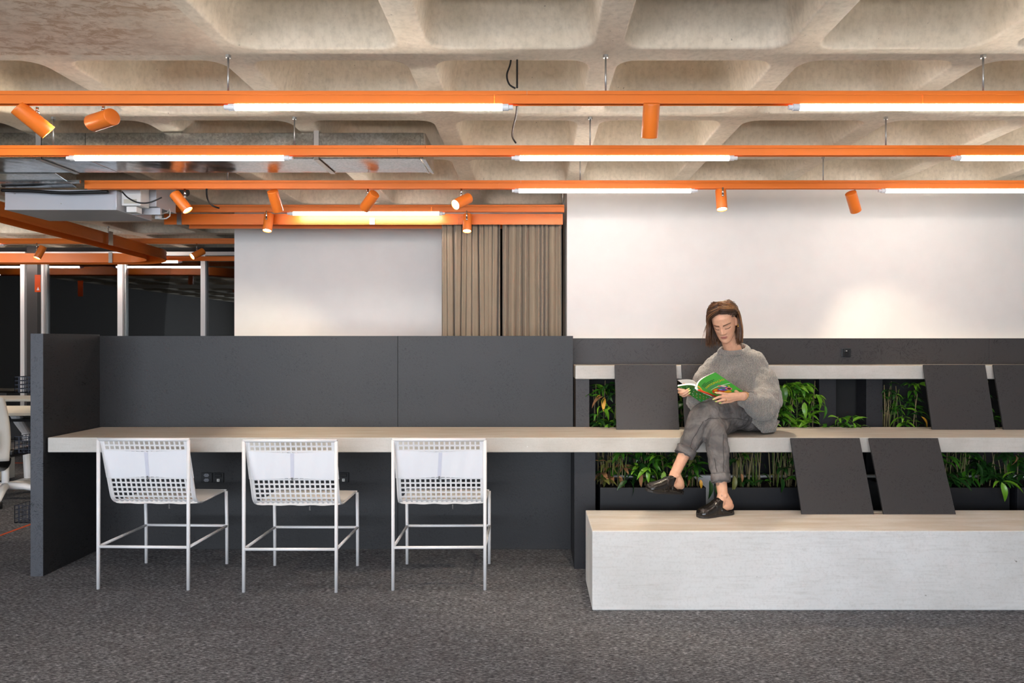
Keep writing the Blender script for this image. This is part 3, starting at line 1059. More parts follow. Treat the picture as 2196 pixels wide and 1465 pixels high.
# ------------------------------------------------------------------ taupe curtain
def curtain(label, px0, px1, seed, d=5.545):
    rnd = random.Random(seed)
    x0, x1 = PX(px0, d), PX(px1, d)
    ztop, zbot = 2.40, 0.06
    nu, nv = 420, 30
    W = x1 - x0
    nf = W / 0.047
    ph = [rnd.uniform(0, 6.28) for _ in range(8)]
    am = [rnd.uniform(.5, 1.0) for _ in range(8)]

    def fn(u, v):
        s = u * nf * 2 * math.pi
        drift = (v ** 0.8) * 1.6
        s2 = s + 1.7 * math.sin(u * 7 + ph[0]) + 1.1 * math.sin(u * 17 + ph[7]) + drift * math.sin(u * 11 + ph[1]) * 1.3
        a = .021 + .010 * math.sin(u * 19 + ph[2]) + .013 * v * math.sin(u * 13 + ph[3])
        y = a * (math.sin(s2) + .35 * math.sin(2 * s2 + ph[4] + v)) + .012 * v * math.sin(u * 31 + ph[5] + 2 * v)
        x = x0 + W * u + .007 * math.cos(s2) + .012 * v * math.sin(u * 12 + ph[6]) * u * (1 - u) * 4
        return (x, d + y, ztop + (zbot - ztop) * v)
    o = thing('curtain', label, 'curtain', ((x0 + x1) / 2, d, zbot), 'taupe curtain panels')
    c = part('cloth', MB().grid(fn, nu, nv), M['curtain'], o, smooth=True, world=True)
    sm = c.modifiers.new('thick', 'SOLIDIFY')
    sm.thickness = .002
    # stitched edge hem
    e0 = [Vector(fn(0.012, v / 24)) + Vector((0, -.004, 0)) for v in range(25)]
    part('hem', MB().tube(e0, .003, 6), M['curtain'], o, smooth=True, world=True)
    return o


curtain('left taupe curtain panel in folds behind the hanging downlight', 946, 1074, 3)
curtain('right taupe curtain panel in folds beside the white wall edge', 1079, 1203, 8)

# ------------------------------------------------------------------ white perforated chairs
CWD, CDP, CHT = 0.517, 0.454, 0.846
RB = .0098


def chair_profile():
    """side profile of the sheet: down the back, round bend, forward seat (y forward, z up)"""
    pts = [(.004, CHT - .004)]
    pts += [(.004 + (.088 - .004) * k / 10, CHT - .004 + (.530 - CHT + .004) * k / 10) for k in range(1, 11)]
    r = .075
    b0 = Vector((.088, .530))
    b1 = Vector((.176, .457))
    c1, c2 = Vector((.097, .487)), Vector((.120, .458))
    for k in range(1, 9):
        t = k / 8
        q = b0 * (1 - t) ** 3 + 3 * c1 * t * (1 - t) ** 2 + 3 * c2 * t * t * (1 - t) + b1 * t ** 3
        pts.append((q.x, q.y))
    pts += [(.176 + (.446 - .176) * k / 8, .457 + .006 * k / 8) for k in range(1, 9)]
    # arc-length table
    L = [0]
    for a, b in zip(pts[:-1], pts[1:]):
        L.append(L[-1] + math.hypot(b[0] - a[0], b[1] - a[1]))
    return pts, L


CP, CL = chair_profile()


def prof(s, off=0.0):
    s = min(max(s, 0), CL[-1] - 1e-6)
    i = max(k for k in range(len(CL)) if CL[k] <= s)
    i = min(i, len(CP) - 2)
    t = (s - CL[i]) / (CL[i + 1] - CL[i])
    a, b = CP[i], CP[i + 1]
    dy, dz = b[0] - a[0], b[1] - a[1]
    l = math.hypot(dy, dz)
    # normal pointing to the sitter's side (forward on the back, up on the seat)
    ny, nz = -dz / l, dy / l
    return (a[0] + dy * t + ny * off, a[1] + dz * t + nz * off)


def make_chair(label):
    o = thing('perforated_chair', label, 'chair', (0, 0, 0), 'white chairs along the worktop')
    hw = CWD / 2
    for s in (-1, 1):
        part('leg', MB().tube([(s * hw, 0, 0), (s * hw, 0, .3), (s * hw, .0, CHT - .002)], RB, 14), M['white_metal'], o, smooth=True)
        f = part('leg', MB().tube([(s * hw, CDP, 0), (s * hw, CDP - .002, .25), (s * hw, CDP - .010, .46)], RB, 14), M['white_metal'], o, smooth=True)
        part('stretcher', MB().tube([(s * hw, 0, .24), (s * hw, CDP, .24)], RB * .86, 12), M['white_metal'], o, smooth=True)
    part('stretcher', MB().tube([(-hw, 0, .24), (hw, 0, .24)], RB * .86, 12), M['white_metal'], o, smooth=True)
    part('stretcher', MB().tube([(-hw, CDP, .24), (hw, CDP, .24)], RB * .86, 12), M['white_metal'], o, smooth=True)
    part('top_bar', MB().tube([(-hw - .004, 0, CHT), (hw + .004, 0, CHT)], RB, 14), M['white_metal'], o, smooth=True)
    part('front_bar', MB().tube([(-hw, CDP - .010, .462), (hw, CDP - .010, .462)], RB, 14), M['white_metal'], o, smooth=True)
    # perforated sheet
    nc, pitch = 16, .0290
    x_first = -nc * pitch / 2
    hole = .0195
    xs = [-.246]
    for k in range(nc):
        a = x_first + k * pitch + (pitch - hole) / 2
        xs += [a, a + hole]
    xs.append(.246)
    nr = int(CL[-1] / pitch)
    ss = [0.0]
    for k in range(nr):
        a = k * pitch + (pitch - hole) / 2 + .002
        ss += [a, a + hole * .5, a + hole]
    ss.append(CL[-1])
    m = MB()
    idx = {}
    for j, s in enumerate(ss):
        y, z = prof(s)
        for i, x in enumerate(xs):
            idx[i, j] = len(m.v)
            m.v.append((x, y, z))
    for j in range(len(ss) - 1):
        inrow = j > 0 and j < len(ss) - 1 and ((j - 1) % 3) in (0, 1)
        for i in range(len(xs) - 1):
            incol = i % 2 == 1 and i < len(xs) - 2
            if inrow and incol:
                continue
            m.f.append((idx[i, j], idx[i + 1, j], idx[i + 1, j + 1], idx[i, j + 1]))
    sh = part('perforated_sheet', m, M['white_metal'], o)
    sd = sh.modifiers.new('thick', 'SOLIDIFY')
    sd.thickness, sd.offset = .003, 0
    for s in (-1, 1):
        pth = [(s * .247,) + prof(t / 40 * CL[-1]) for t in range(41)]
        part('side_rim', MB().tube(pth, .0062, 10), M['white_metal'], sh, smooth=True)
    # canvas sleeve round the back
    s0, s1 = .058, .232
    nU, nV = 40, 8
    bm_ = MB()

    def sleeve(off):
        def fn(u, v):
            x = -.256 + .512 * u
            w = 1 - abs(2 * u - 1)
            s = s0 + (s1 - s0) * v
            if v < .5:
                s += .010 * w * (1 - 2 * v)
            else:
                s -= .010 * w * (2 * v - 1)
            e = (1 - abs(2 * u - 1) ** 10)
            y, z = prof(s, off * e)
            return (x, y + .0012 * math.sin(u * 40 + 3 * v) * e, z)
        return fn
    bm_.grid(sleeve(-.0075), nU, nV)
    bm_.grid(sleeve(.0095), nU, nV)
    sl = part('back_sleeve', bm_, M['white_fabric'], o, smooth=True)
    zt = MB()

    def zf(u, v):
        y, z = prof(s0 + .012 + (s1 - s0 - .022) * v, -.0088)
        return (.006 + (u - .5) * .020 - .012 * v, y, z)
    zt.grid(zf, 2, 10)
    part('zip_tape', zt, M['zip'], sl)
    zy, zz = prof(s1 - .012, -.012)
    part('zip_pull', MB().box(-.010, -.002, zy - .003, zy + .003, zz - .016, zz + .006), M['chrome'], sl, bevel=.0015)
    # canvas cover of the seat
    sa, sb = CL[-1] - .315, CL[-1] + .001

    def seat(u, v, off, sag):
        x = -.256 + .512 * u
        e = (1 - abs(2 * u - 1) ** 12)
        y, z = prof(sa + (sb - sa) * v, off)
        return (x, y, z - sag * e + (1 - e) * (-off * .9))
    sm_ = MB()
    sm_.grid(lambda u, v: seat(u, v, .009, 0), 24, 10)
    sm_.grid(lambda u, v: seat(u, v, -.011, .004 * math.sin(u * 13 + 1) ** 2 * (1 - v)), 24, 10)
    fr = []
    for k in range(25):
        u = k / 24
        a, b = seat(u, 0, .009, 0), seat(u, 0, -.011, .004 * math.sin(u * 13 + 1) ** 2)
        fr.append((a, b))
    sm_.grid(lambda u, v: tuple(np.array(fr[round(u * 24)][0]) * (1 - v) + np.array(fr[round(u * 24)][1]) * v), 24, 2)
    sc = part('seat_cover', sm_, M['seat_fabric'], o, smooth=True)
    part('zip_pull', MB().box(.056, .065, .150, .157, .418, .444), M['chrome'], sc, bevel=.002)
    return o


def place_chair(o, rear_l, rear_r, label):
    a = Vector((PX(rear_l[0], rear_l[2]), rear_l[2], 0))
    b = Vector((PX(rear_r[0], rear_r[2]), rear_r[2], 0))
    c = (a + b) / 2
    o.location = (c.x, c.y, 0)
    o.rotation_euler = (0, 0, math.atan2((b - a).y, (b - a).x))
    o['label'] = label


ch1 = make_chair('white perforated metal chair nearest the dark end panel')
ch2, ch3 = copy_tree(ch1), copy_tree(ch1)
place_chair(ch1, (209, 0, 3.862), (406, 0, 3.846), 'white perforated metal chair nearest the dark end panel')
place_chair(ch2, (523, 0, 3.812), (721, 0, 3.81), 'middle white perforated metal chair at the concrete worktop')
place_chair(ch3, (843, 0, 3.842), (1040, 0, 3.848), 'white perforated metal chair nearest the concrete block seat')

# ------------------------------------------------------------------ wire baskets on the end panel


def basket(ztop, zbot, label):
    x0, x1, y0, y1 = -3.232, xe - .0765, 4.25, 4.50
    o = thing('wire_basket', label, 'basket', ((x0 + x1) / 2, y0, zbot), 'dark wire baskets on the end panel')
    m = MB()
    r = .0022
    for z in np.linspace(zbot, ztop, 5):
        for a, b in (((x0, y0, z), (x1, y0, z)), ((x0, y1, z), (x1, y1, z)), ((x0, y0, z), (x0, y1, z)), ((x1, y0, z), (x1, y1, z))):
            m.cyl(a, b, r, 6)
    for x in np.linspace(x0, x1, 9):
        m.cyl((x, y0, zbot), (x, y0, ztop), r, 6)
        m.cyl((x, y1, zbot), (x, y1, ztop), r, 6)
        m.cyl((x, y0, zbot), (x, y1, zbot), r, 6)
    for y in np.linspace(y0, y1, 9):
        m.cyl((x0, y, zbot), (x0, y, ztop), r, 6)
        m.cyl((x0, y, zbot), (x1, y, zbot), r, 6)
    part('wire_grid', m, M['wire'], o, world=True)
    part('mount_hook', MB().box(x1 - .004, x1 + .0015, y0 + .1, y0 + .13, ztop - .02, ztop + .006), M['wire'], o, world=True)


basket(PZ(808, 4.25), PZ(842, 4.25), 'topmost dark wire basket on the outside of the end panel')
basket(PZ(936, 4.25), PZ(972, 4.25), 'middle dark wire basket on the outside of the end panel')
basket(PZ(1084, 4.25), PZ(1121, 4.25), 'lowest dark wire basket near the floor on the end panel')

# orange strip inlaid in the carpet
st = thing('floor_strip', 'thin orange strip inlaid in the carpet at far left', 'strip', (-3.85, 5.0, 0))
part('strip', MB().box(-3.862, -3.838, 4.4, 6.6, 0.0, .0022), M['orange_line'], st, world=True)
st2 = thing('floor_strip', 'short orange strip on the carpet below the distant desk', 'strip', (-5.85, 7.9, 0))
part('strip', MB().box(-6.05, -5.70, 7.85, 7.875, 0.0, .0022), M['orange_line'], st2, world=True)

# ------------------------------------------------------------------ office corner at far left
dk = thing('office_desk', 'cream office desk half hidden behind the dark end panel', 'desk', (-5.2, 6.8, 0))
part('desk_top', MB().box(-6.6, -3.9, 6.42, 7.15, .700, .728), M['desk_white'], dk, world=True, bevel=.004)
part('modesty_panel', MB().box(-6.6, -3.9, 7.17, 7.195, .36, .70), M['dark_frame'], dk, world=True, bevel=.004)
for x in (-5.02, -4.1):
    lg = MB()
    lg.tube([(x, 6.62, .700), (x, 6.66, .62), (x, 6.75, .50), (x, 6.78, .05)], [.055, .045, .038, .036], 12)
    lg.box(x - .04, x + .04, 6.45, 7.1, 0.0, .045)
    part('leg', lg, M['white_metal'], dk, smooth=False, world=True)
part('cable_tray', MB().box(-6.4, -4.0, 6.55, 6.75, .63, .655), M['black'], dk, world=True)
pd = thing('drawer_pedestal', 'pale grey drawer pedestal beside the office chair', 'pedestal', (-5.4, 6.6, 0))
part('body', MB().box(-5.85, PX(32, 6.95), 6.42, 6.95, .02, .395), M['desk_white'], pd, world=True, bevel=.004)
for k in range(3):
    part('drawer_front', MB().box(-5.84, PX(32, 6.95) - .01, 6.405, 6.42, .030 + .120 * k, .145 + .120 * k), M['desk_white'], pd, world=True, bevel=.003)
dk2 = thing('office_desk', 'distant cream desk along the window wall', 'desk', (-6.2, 8.4, 0))
part('desk_top', MB().box(-8.0, -4.6, 7.95, 8.5, .700, .728), M['desk_white'], dk2, world=True, bevel=.004)
for x in (-7.6, -5.4):
    part('leg', MB().box(x - .03, x + .03, 8.0, 8.4, 0, .70), M['white_metal'], dk2, world=True)

oc = thing('office_chair', 'pale mesh office chair cut by the left photo edge', 'chair', (-4.63, 5.98, 0))


def back_fn(u, v):
    x = -.24 + .48 * u
    e = 1 - abs(2 * u - 1) ** 4 * .06
    return (x * (1 - .12 * (v - .4) ** 2), -.27 - .05 * (1 - (2 * u - 1) ** 2) - .06 * v + .03 * math.sin(v * 3), .40 + .56 * v * e)


bk = part('backrest', MB().grid(lambda u, v: back_fn(u, v), 16, 16), M['mesh_back'], oc, smooth=True)
sd = bk.modifiers.new('thick', 'SOLIDIFY')
sd.thickness = .03
part('lumbar_plate', MB().box(-.19, .19, -.372, -.338, .50, .66), M['desk_white'], oc, bevel=.01)
part('tension_knob', MB().box(.13, .16, -.380, -.372, .515, .535), plain('red_label', srgb(150, 60, 45), .5), oc)
part('seat', MB().box(-.25, .25, -.25, .25, .42, .50), M['black'], oc, bevel=.03, seg=4)
part('tilt_housing', MB().tube([(0, -.28, .40), (0, -.05, .36)], [.07, .09], 14), M['black'], oc, smooth=True)
part('gas_column', MB().cyl((0, 0, .10), (0, 0, .42), .028, 14), M['white_metal'], oc, smooth=True)
for k in range(5):
    a = math.radians(12 + 72 * k)
    dx, dy = math.cos(a), math.sin(a)
    lg = part('base_leg', MB().tube([(0, 0, .135), (dx * .15, dy * .15, .125), (dx * .34, dy * .34, .075)], [.035, .03, .02], 10), M['white_metal'], oc, smooth=True)
    c = Vector((dx * .33, dy * .33, .030))
    w = Vector((-dy, dx, 0)) * .024
    part('caster', MB().cyl(c - w, c + w, .030, 14), M['black'], lg, smooth=True)

# ------------------------------------------------------------------ planters and plants
PLT_Y0, PLT_Y1, PLT_Z = 4.19, 4.50, 0.503


def planter(x0, x1, label, y0=PLT_Y0, y1=PLT_Y1, z1=PLT_Z, z0=0.0):
    o = thing('planter_box', label, 'planter', ((x0 + x1) / 2, (y0 + y1) / 2, z0), 'dark planter boxes between the tiers')
    m = MB()
    t = .012
    m.box(x0, x1, y0, y0 + t, z0, z1)
    m.box(x0, x1, y1 - t, y1, z0, z1)
    m.box(x0, x0 + t, y0 + t, y1 - t, z0, z1)
    m.box(x1 - t, x1, y0 + t, y1 - t, z0, z1)
    m.box(x0 + t, x1 - t, y0 + t, y1 - t, z0, z0 + t)
    part('box', m, M['planter'], o, world=True, bevel=.002)
    rnd = random.Random(int(x0 * 100))
    hts = {}

    def fn(u, v):
        k = (round(u * 24), round(v * 8))
        if k not in hts:
            hts[k] = rnd.uniform(-.012, .010)
        return (x0 + t + (x1 - x0 - 2 * t) * u, y0 + t + (y1 - y0 - 2 * t) * v, z1 - .012 + hts[k])
    part('soil', MB().grid(fn, 24, 8), M['soil'], o, world=True)
    return o


planter(PX(1287, 4.19), PX(1514, 4.19), 'dark planter box under the worktop behind the crossed foot')
planter(PX(1560, 4.19), PX(1780, 4.19), 'dark planter box right of the standing foot, half behind a board')
planter(PX(1905, 4.19), PX(2165, 4.19), 'dark planter box right of the two lower boards')
planter(PX(2182, 4.19), 3.55, 'dark planter box cut by the right photo edge')
planter(PX(1266, 4.62), PX(1500, 4.62), 'dark planter box of the upper row at the left end', 4.605, 4.79, .79, .40)
planter(PX(1560, 4.62), PX(1755, 4.62), 'dark planter box of the upper row behind the seated woman', 4.605, 4.79, .79, .40)
planter(PX(1896, 4.62), PX(2090, 4.62), 'dark planter box of the upper row right of the black gap', 4.605, 4.79, .79, .40)
planter(PX(2094, 4.62), PX(2230, 4.62), 'dark planter box of the upper row at the right edge', 4.605, 4.79, .79, .40)
# pale concrete kerb seen between the stems
kb = thing('back_kerb', 'thin pale concrete kerb behind the lower planter boxes', 'kerb', (1.8, 4.54, 0))
part('kerb', MB().box(.40, 3.5, 4.515, 4.56, .30, .515), M['bench'], kb, world=True, bevel=.004)


def m_leaf(name, c1, c2, rough=.32):
    t = NT(name)
    v = t.coord()
    oi = t.n('ShaderNodeObjectInfo')
    f = t.noise(v, 30, 3)
    c = t.mix(f, c1, c2)
    c = t.mix(oi.outputs['Random'], c, t.mix(.55, c, c2))
    t.set(c, rough, 0, .55)
    t.b.inputs['Subsurface Weight'].default_value = 0.0
    t.bump(t.noise(t.coord((200, 12, 200)), 1.0, 2), .15, .002)
    return t.m


LEAF = [m_leaf('leaf_bright_green', srgb(126, 174, 50), srgb(84, 136, 30)),
        m_leaf('leaf_mid_green', srgb(70, 126, 32), srgb(42, 90, 22)),
        m_leaf('leaf_deep_green', srgb(36, 78, 28), srgb(22, 52, 20)),
        m_leaf('leaf_yellow', srgb(226, 176, 52), srgb(200, 140, 40), .5),
        m_leaf('leaf_dry_brown', srgb(150, 108, 70), srgb(116, 78, 46), .7),
        m_leaf('leaf_olive', srgb(120, 122, 60), srgb(92, 96, 48), .45)]
M['stem'] = plain('plant_stem', srgb(128, 116, 82), .6)
M['stem_green'] = plain('green_stem', srgb(84, 104, 44), .5)


def leaf_mesh(L, W, droop, fold, twist):
    """pointed blade along +y, folded on its midrib, drooping toward the tip"""
    n = 7
    m = MB()
    rows = []
    for i in range(n + 1):
        t = i / n
        w = W * .5 * (math.sin(math.pi * min(1, t ** .8)) ** .8) * (1 - .25 * t) + .0006
        y = L * t * (1 - .18 * droop * t)
        z = .10 * L * math.sin(t * 2.0) - droop * L * t * t * .75
        a = twist * t
        row = []
        for s in (-1, -.5, 0, .5, 1):
            x = s * w
            zz = z + abs(s) * w * fold
            row.append((x * math.cos(a), y, zz + x * math.sin(a)))
        rows.append(row)
    m.loft(rows, cap=False, closed=False)
    return m


leaf_meshes = {}
for ci, mat in enumerate(LEAF):
    for vi, (L, W, dr, fo, tw) in enumerate(((.105, .034, .45, .25, .2), (.090, .030, .9, .2, -.25), (.120, .036, .65, .3, .1))):
        me = leaf_mesh(L, W, dr, fo, tw).mesh('leaf', True)
        me.materials.append(mat)
        leaf_meshes[ci, vi] = me


def put_leaf(parent, base, direc, scale, ci, rnd, name='leaf'):
    o = bpy.data.objects.new(name, leaf_meshes[ci, rnd.randrange(3)])
    COL.objects.link(o)
    o.parent = parent
    o.location = base - origin_of(parent)
    d = Vector(direc).normalized()
    q = d.to_track_quat('Y', 'Z')
    o.rotation_mode = 'QUATERNION'
    o.rotation_quaternion = q @ Quaternion((0, 1, 0), rnd.uniform(-.6, .6))
    o.scale = (scale,) * 3
    return o


def plant(label, x0, x1, y0, y1, zb, zt, n_stem, n_fan, mix, seed, front=.55, sc=1.0, specials=(), stem_h=None, zlo=None):
    """clump of thin canes with fans of pointed leaves"""
    rnd = random.Random(seed)
    o = thing('leafy_plant', label, 'plant', ((x0 + x1) / 2, (y0 + y1) / 2, zb), 'leafy plants between the tiers')
    for k in range(n_stem):
        x, y = rnd.uniform(x0, x1), rnd.uniform(y0 + .02, y1)
        h = (stem_h or (zt - zb)) * rnd.uniform(.8, 1.12)
        h = min(h, zt - zb)
        lean = Vector((rnd.uniform(-.12, .12), rnd.uniform(-.10, .06), 1.0))
        p = Vector((x, y, zb - .01))
        pts = [p, p + lean * h * .5, p + Vector((lean.x * 1.3, lean.y * 1.1, 1)) * h]
        part('cane', MB().tube(pts, [.0036, .003, .0024], 6), M['stem'] if rnd.random() < .7 else M['stem_green'], o, smooth=True, world=True)
    zlow = zb if zlo is None else zlo
    for k in range(n_fan):
        f = rnd.random()
        c = Vector((rnd.uniform(x0 - .01, x1 + .01), y0 + (y1 - y0) * (rnd.random() ** (1 / max(.01, 1 - front)) if front > 0 else rnd.random()),
                    zlow + (zt - zlow) * (.12 + .80 * f)))
        az0 = rnd.uniform(0, 6.28)
        nl = rnd.randint(3, 5)
        ci0 = rnd.choice(mix)
        for q in range(nl):
            az = az0 + q * 2 * math.pi / nl * .8 + rnd.uniform(-.3, .3)
            el = rnd.uniform(-.35, .55)
            dvec = Vector((math.cos(az), math.sin(az) * .8 - .45, el))
            tip = c + dvec.normalized() * .11 * sc
            if tip.z > zt - .004:
                dvec.z -= (tip.z - zt) * 9 + .25
            if tip.y > 4.79:
                dvec.y = -abs(dvec.y)
            ci = ci0 if rnd.random() < .8 else rnd.choice(mix)
            put_leaf(o, c, dvec, sc * rnd.uniform(.62, 1.05), ci, rnd)
    for (px, py, d, dv, s, ci) in specials:
        put_leaf(o, P(px, py, d), dv, s, ci, rnd)
    return o


ZS2 = T2Z - T2T - .004     # underside of the worktop
G, Mi, D, Y_, B_, O_ = 0, 1, 2, 3, 4, 5
plant('olive and dry leaved cane plant in the low planter nearest the worktop support', PX(1284, 4.2), PX(1342, 4.2), 4.215, 4.42, .495, ZS2, 22, 16,
      [O_, O_, B_, D, Mi], 1, specials=[(1296, 985, 4.2, (.3, -.2, -1), .9, O_), (1318, 990, 4.2, (-.2, -.3, -1), 1.0, O_), (1328, 1020, 4.2, (.3, -.3, -1), .8, B_),
                                        (1345, 1030, 4.19, (-.7, -.4, -.4), .9, D), (1350, 1030, 4.19, (.5, -.4, -.9), .9, D), (1352, 1012, 4.19, (.9, -.3, .4), .8, D)])
plant('glossy bright green plant behind the crossed foot', PX(1350, 4.2), PX(1440, 4.2), 4.215, 4.44, .495, ZS2, 18, 34,
      [G, Mi, Mi, D, D], 2, specials=[(1391, 1003, 4.19, (-.8, -.4, -.35), .9, G), (1393, 1003, 4.19, (-.25, -.4, -1), .95, G), (1394, 1003, 4.19, (.6, -.4, -.6), 1.0, G),
                                      (1392, 998, 4.2, (.5, -.3, .8), 1.0, Mi), (1424, 1010, 4.2, (-.1, -.4, -1), 1.0, G), (1376, 1016, 4.2, (-.15, -.3, -1), .8, B_)])
plant('dark green plant between the two lower legs', PX(1445, 4.2), PX(1510, 4.2), 4.215, 4.42, .495, ZS2, 18, 24,
      [Mi, D, D, O_], 3, specials=[(1502, 1028, 4.18, (.1, -.4, -1), .7, Y_), (1522, 1030, 4.18, (.05, -.5, -1), 1.0, D), (1536, 1040, 4.15, (-.1, -.4, -1), .9, D),
                                   (1474, 1020, 4.2, (.2, -.3, -1), .7, B_)])
plant('slender cane plant right of the standing leg', PX(1585, 4.2), PX(1640, 4.2), 4.22, 4.42, .495, ZS2, 34, 13,
      [Mi, D, O_, D], 4, sc=.85, specials=[(1575, 1020, 4.2, (-.1, -.4, -1), .95, O_), (1634, 1015, 4.2, (.8, -.3, -.3), .9, D), (1590, 1015, 4.2, (.1, -.4, -1), .5, B_)])
plant('sparse cane plant beside the lower leaning board', PX(1672, 4.2), PX(1740, 4.2), 4.22, 4.42, .495, ZS2, 34, 9,
      [D, D, Mi], 5, sc=.9, specials=[(1668, 1020, 4.2, (-.9, -.2, .5), .8, O_), (1677, 1025, 4.19, (-.05, -.4, -1), .9, D)])
plant('dark drooping plant right of the lower boards', PX(2030, 4.22), PX(2110, 4.22), 4.23, 4.46, .495, ZS2, 24, 24,
      [D, D, Mi], 6, specials=[(2090, 992, 4.2, (-.8, -.3, -.3), 1.1, D), (2094, 992, 4.2, (.3, -.3, -.9), 1.1, D), (2098, 992, 4.2, (.8, -.3, -.6), 1.0, D)])
plant('broad leaved dark plant at the lower right photo edge', PX(2120, 4.22), PX(2215, 4.22), 4.23, 4.44, .495, ZS2, 12, 24,
      [D, D, Mi], 7, sc=1.15, specials=[(2144, 1032, 4.15, (-.8, -.4, .1), .8, G), (2148, 1034, 4.15, (.1, -.4, -1), 1.05, G), (2150, 1032, 4.15, (.9, -.3, -.15), 1.05, G),
                                        (2150, 1026, 4.15, (.4, -.4, .7), .8, G), (2178, 975, 4.2, (.1, -.3, -1), .8, B_)])
ZS3 = T3Z - T3T - .004
plant('green plant with one yellow leaf beside the upper board', PX(1272, 4.62), PX(1322, 4.62), 4.615, 4.75, .78, ZS3, 8, 24,
      [Mi, G, D, D], 8, specials=[(1296, 852, 4.6, (-.15, -.4, -1), .95, Y_), (1293, 850, 4.61, (-.9, -.3, -.4), .95, B_), (1290, 848, 4.61, (-.9, -.3, .15), .5, Y_),
                                  (1288, 870, 4.6, (-.6, -.4, -.5), .8, G), (1292, 872, 4.6, (.6, -.4, -.8), .9, G)])
plant('leafy plant glimpsed between two upper boards beside the book', PX(1455, 4.62), PX(1475, 4.62), 4.615, 4.75, .78, ZS3, 4, 8, [Mi, D, G], 9)
plant('lush bright green plant spilling out behind the seated woman', PX(1655, 4.62), PX(1745, 4.62), 4.615, 4.76, .78, ZS3, 8, 58,
      [G, G, Mi, Mi], 10, sc=1.1, specials=[(1684, 823, 4.58, (.95, -.3, .1), 1.25, G), (1684, 826, 4.58, (.5, -.4, -.7), 1.1, G), (1680, 826, 4.58, (0, -.4, -1), 1.2, Mi),
                                            (1748, 845, 4.57, (-.9, -.3, -.3), 1.1, G), (1750, 845, 4.57, (.5, -.4, -.8), 1.25, G), (1751, 846, 4.57, (.8, -.4, -.5), 1.3, G),
                                            (1745, 843, 4.57, (-.6, -.2, .6), 1.1, G), (1768, 868, 4.58, (0, -.3, -1), 1.0, Mi), (1725, 862, 4.57, (-.1, -.4, -1), 1.1, G),
                                            (1775, 895, 4.56, (.5, -.3, .3), .8, G)])
plant('trailing green shoot reaching right from the lush plant', PX(1770, 4.6), PX(1840, 4.6), 4.58, 4.66, .80, .90, 1, 9,
      [G, Mi], 11, sc=.9, front=0, specials=[(1828, 905, 4.56, (.6, -.2, .5), .9, G), (1830, 906, 4.56, (.1, -.4, -.9), .7, G), (1832, 906, 4.56, (.7, -.3, -.5), .8, G),
                                             (1848, 913, 4.55, (1, -.1, .12), .95, G)])
plant('small green plant with cut bare canes right of the black gap', PX(1905, 4.62), PX(1985, 4.62), 4.615, 4.76, .78, ZS3, 17, 34,
      [Mi, D, G, D], 12, sc=.85, stem_h=.32, zlo=.79, front=.3, specials=[(1976, 893, 4.58, (.6, -.3, -.9), .9, Y_)])
plant('dim plant glimpsed between the two upper right boards', PX(2112, 4.62), PX(2140, 4.62), 4.615, 4.75, .78, ZS3, 3, 6, [D, Mi], 13)
# ------------------------------------------------------------------ seated woman
def evaluated(o):
    dg = bpy.context.evaluated_depsgraph_get()
    me = bpy.data.meshes.new_from_object(o.evaluated_get(dg))
    return me


def remeshed(mb, name, voxel, smooth_it=0, clouds=None, smooth_f=0.5):
    me = mb.mesh(name + '_src')
    o = bpy.data.objects.new(name + '_src', me)
    COL.objects.link(o)
    r = o.modifiers.new('remesh', 'REMESH')
    r.mode, r.voxel_size, r.adaptivity = 'VOXEL', voxel, 0.0
    r.use_smooth_shade = True
    if smooth_it:
        s = o.modifiers.new('smooth', 'SMOOTH')
        s.iterations, s.factor = smooth_it, smooth_f
    for k, (size, strength, depth) in enumerate(clouds or []):
        tx = bpy.data.textures.new(name + '_folds', 'CLOUDS')
        tx.noise_scale, tx.noise_depth = size, depth
        d = o.modifiers.new('folds%d' % k, 'DISPLACE')
        d.texture, d.strength, d.mid_level = tx, strength, 0.5
        d.texture_coords = 'LOCAL'
    bpy.context.view_layer.update()
    out = evaluated(o)
    out.name = name
    bpy.data.objects.remove(o)
    bpy.data.meshes.remove(me)
    out.polygons.foreach_set('use_smooth', [True] * len(out.polygons))
    return out


def chain(mb, pts, radii, n=14, flat=1.0, sub=4, up=None):
    """tapered limb with rounded ends through the joints, Catmull-Rom in between"""
    pts = [Vector(p) for p in pts]
    P_ = [pts[0] + (pts[0] - pts[1]) * .3] + pts + [pts[-1] + (pts[-1] - pts[-2]) * .3]
    R_ = [radii[0]] + list(radii) + [radii[-1]]
    cen, rad = [], []
    for i in range(1, len(P_) - 2):
        for k in range(sub):
            t = k / sub
            a, b, c, d = P_[i - 1], P_[i], P_[i + 1], P_[i + 2]
            cen.append(0.5 * ((2 * b) + (c - a) * t + (2 * a - 5 * b + 4 * c - d) * t * t + (3 * b - a - 3 * c + d) * t ** 3))
            rad.append(R_[i] * (1 - t) + R_[i + 1] * t)
    cen.append(pts[-1])
    rad.append(radii[-1])
    # hemispherical ends
    d0, d1 = (cen[0] - cen[1]).normalized(), (cen[-1] - cen[-2]).normalized()
    pre = [(cen[0] + d0 * rad[0] * math.sin(a), rad[0] * math.cos(a)) for a in (1.45, 1.0, .5)]
    post = [(cen[-1] + d1 * rad[-1] * math.sin(a), rad[-1] * math.cos(a)) for a in (.5, 1.0, 1.45)]
    C = [p for p, _ in pre] + cen + [p for p, _ in post]
    Rr = [r for _, r in pre] + rad + [r for _, r in post]
    mb.tube(C, Rr, n, True, flat, up)
    return mb


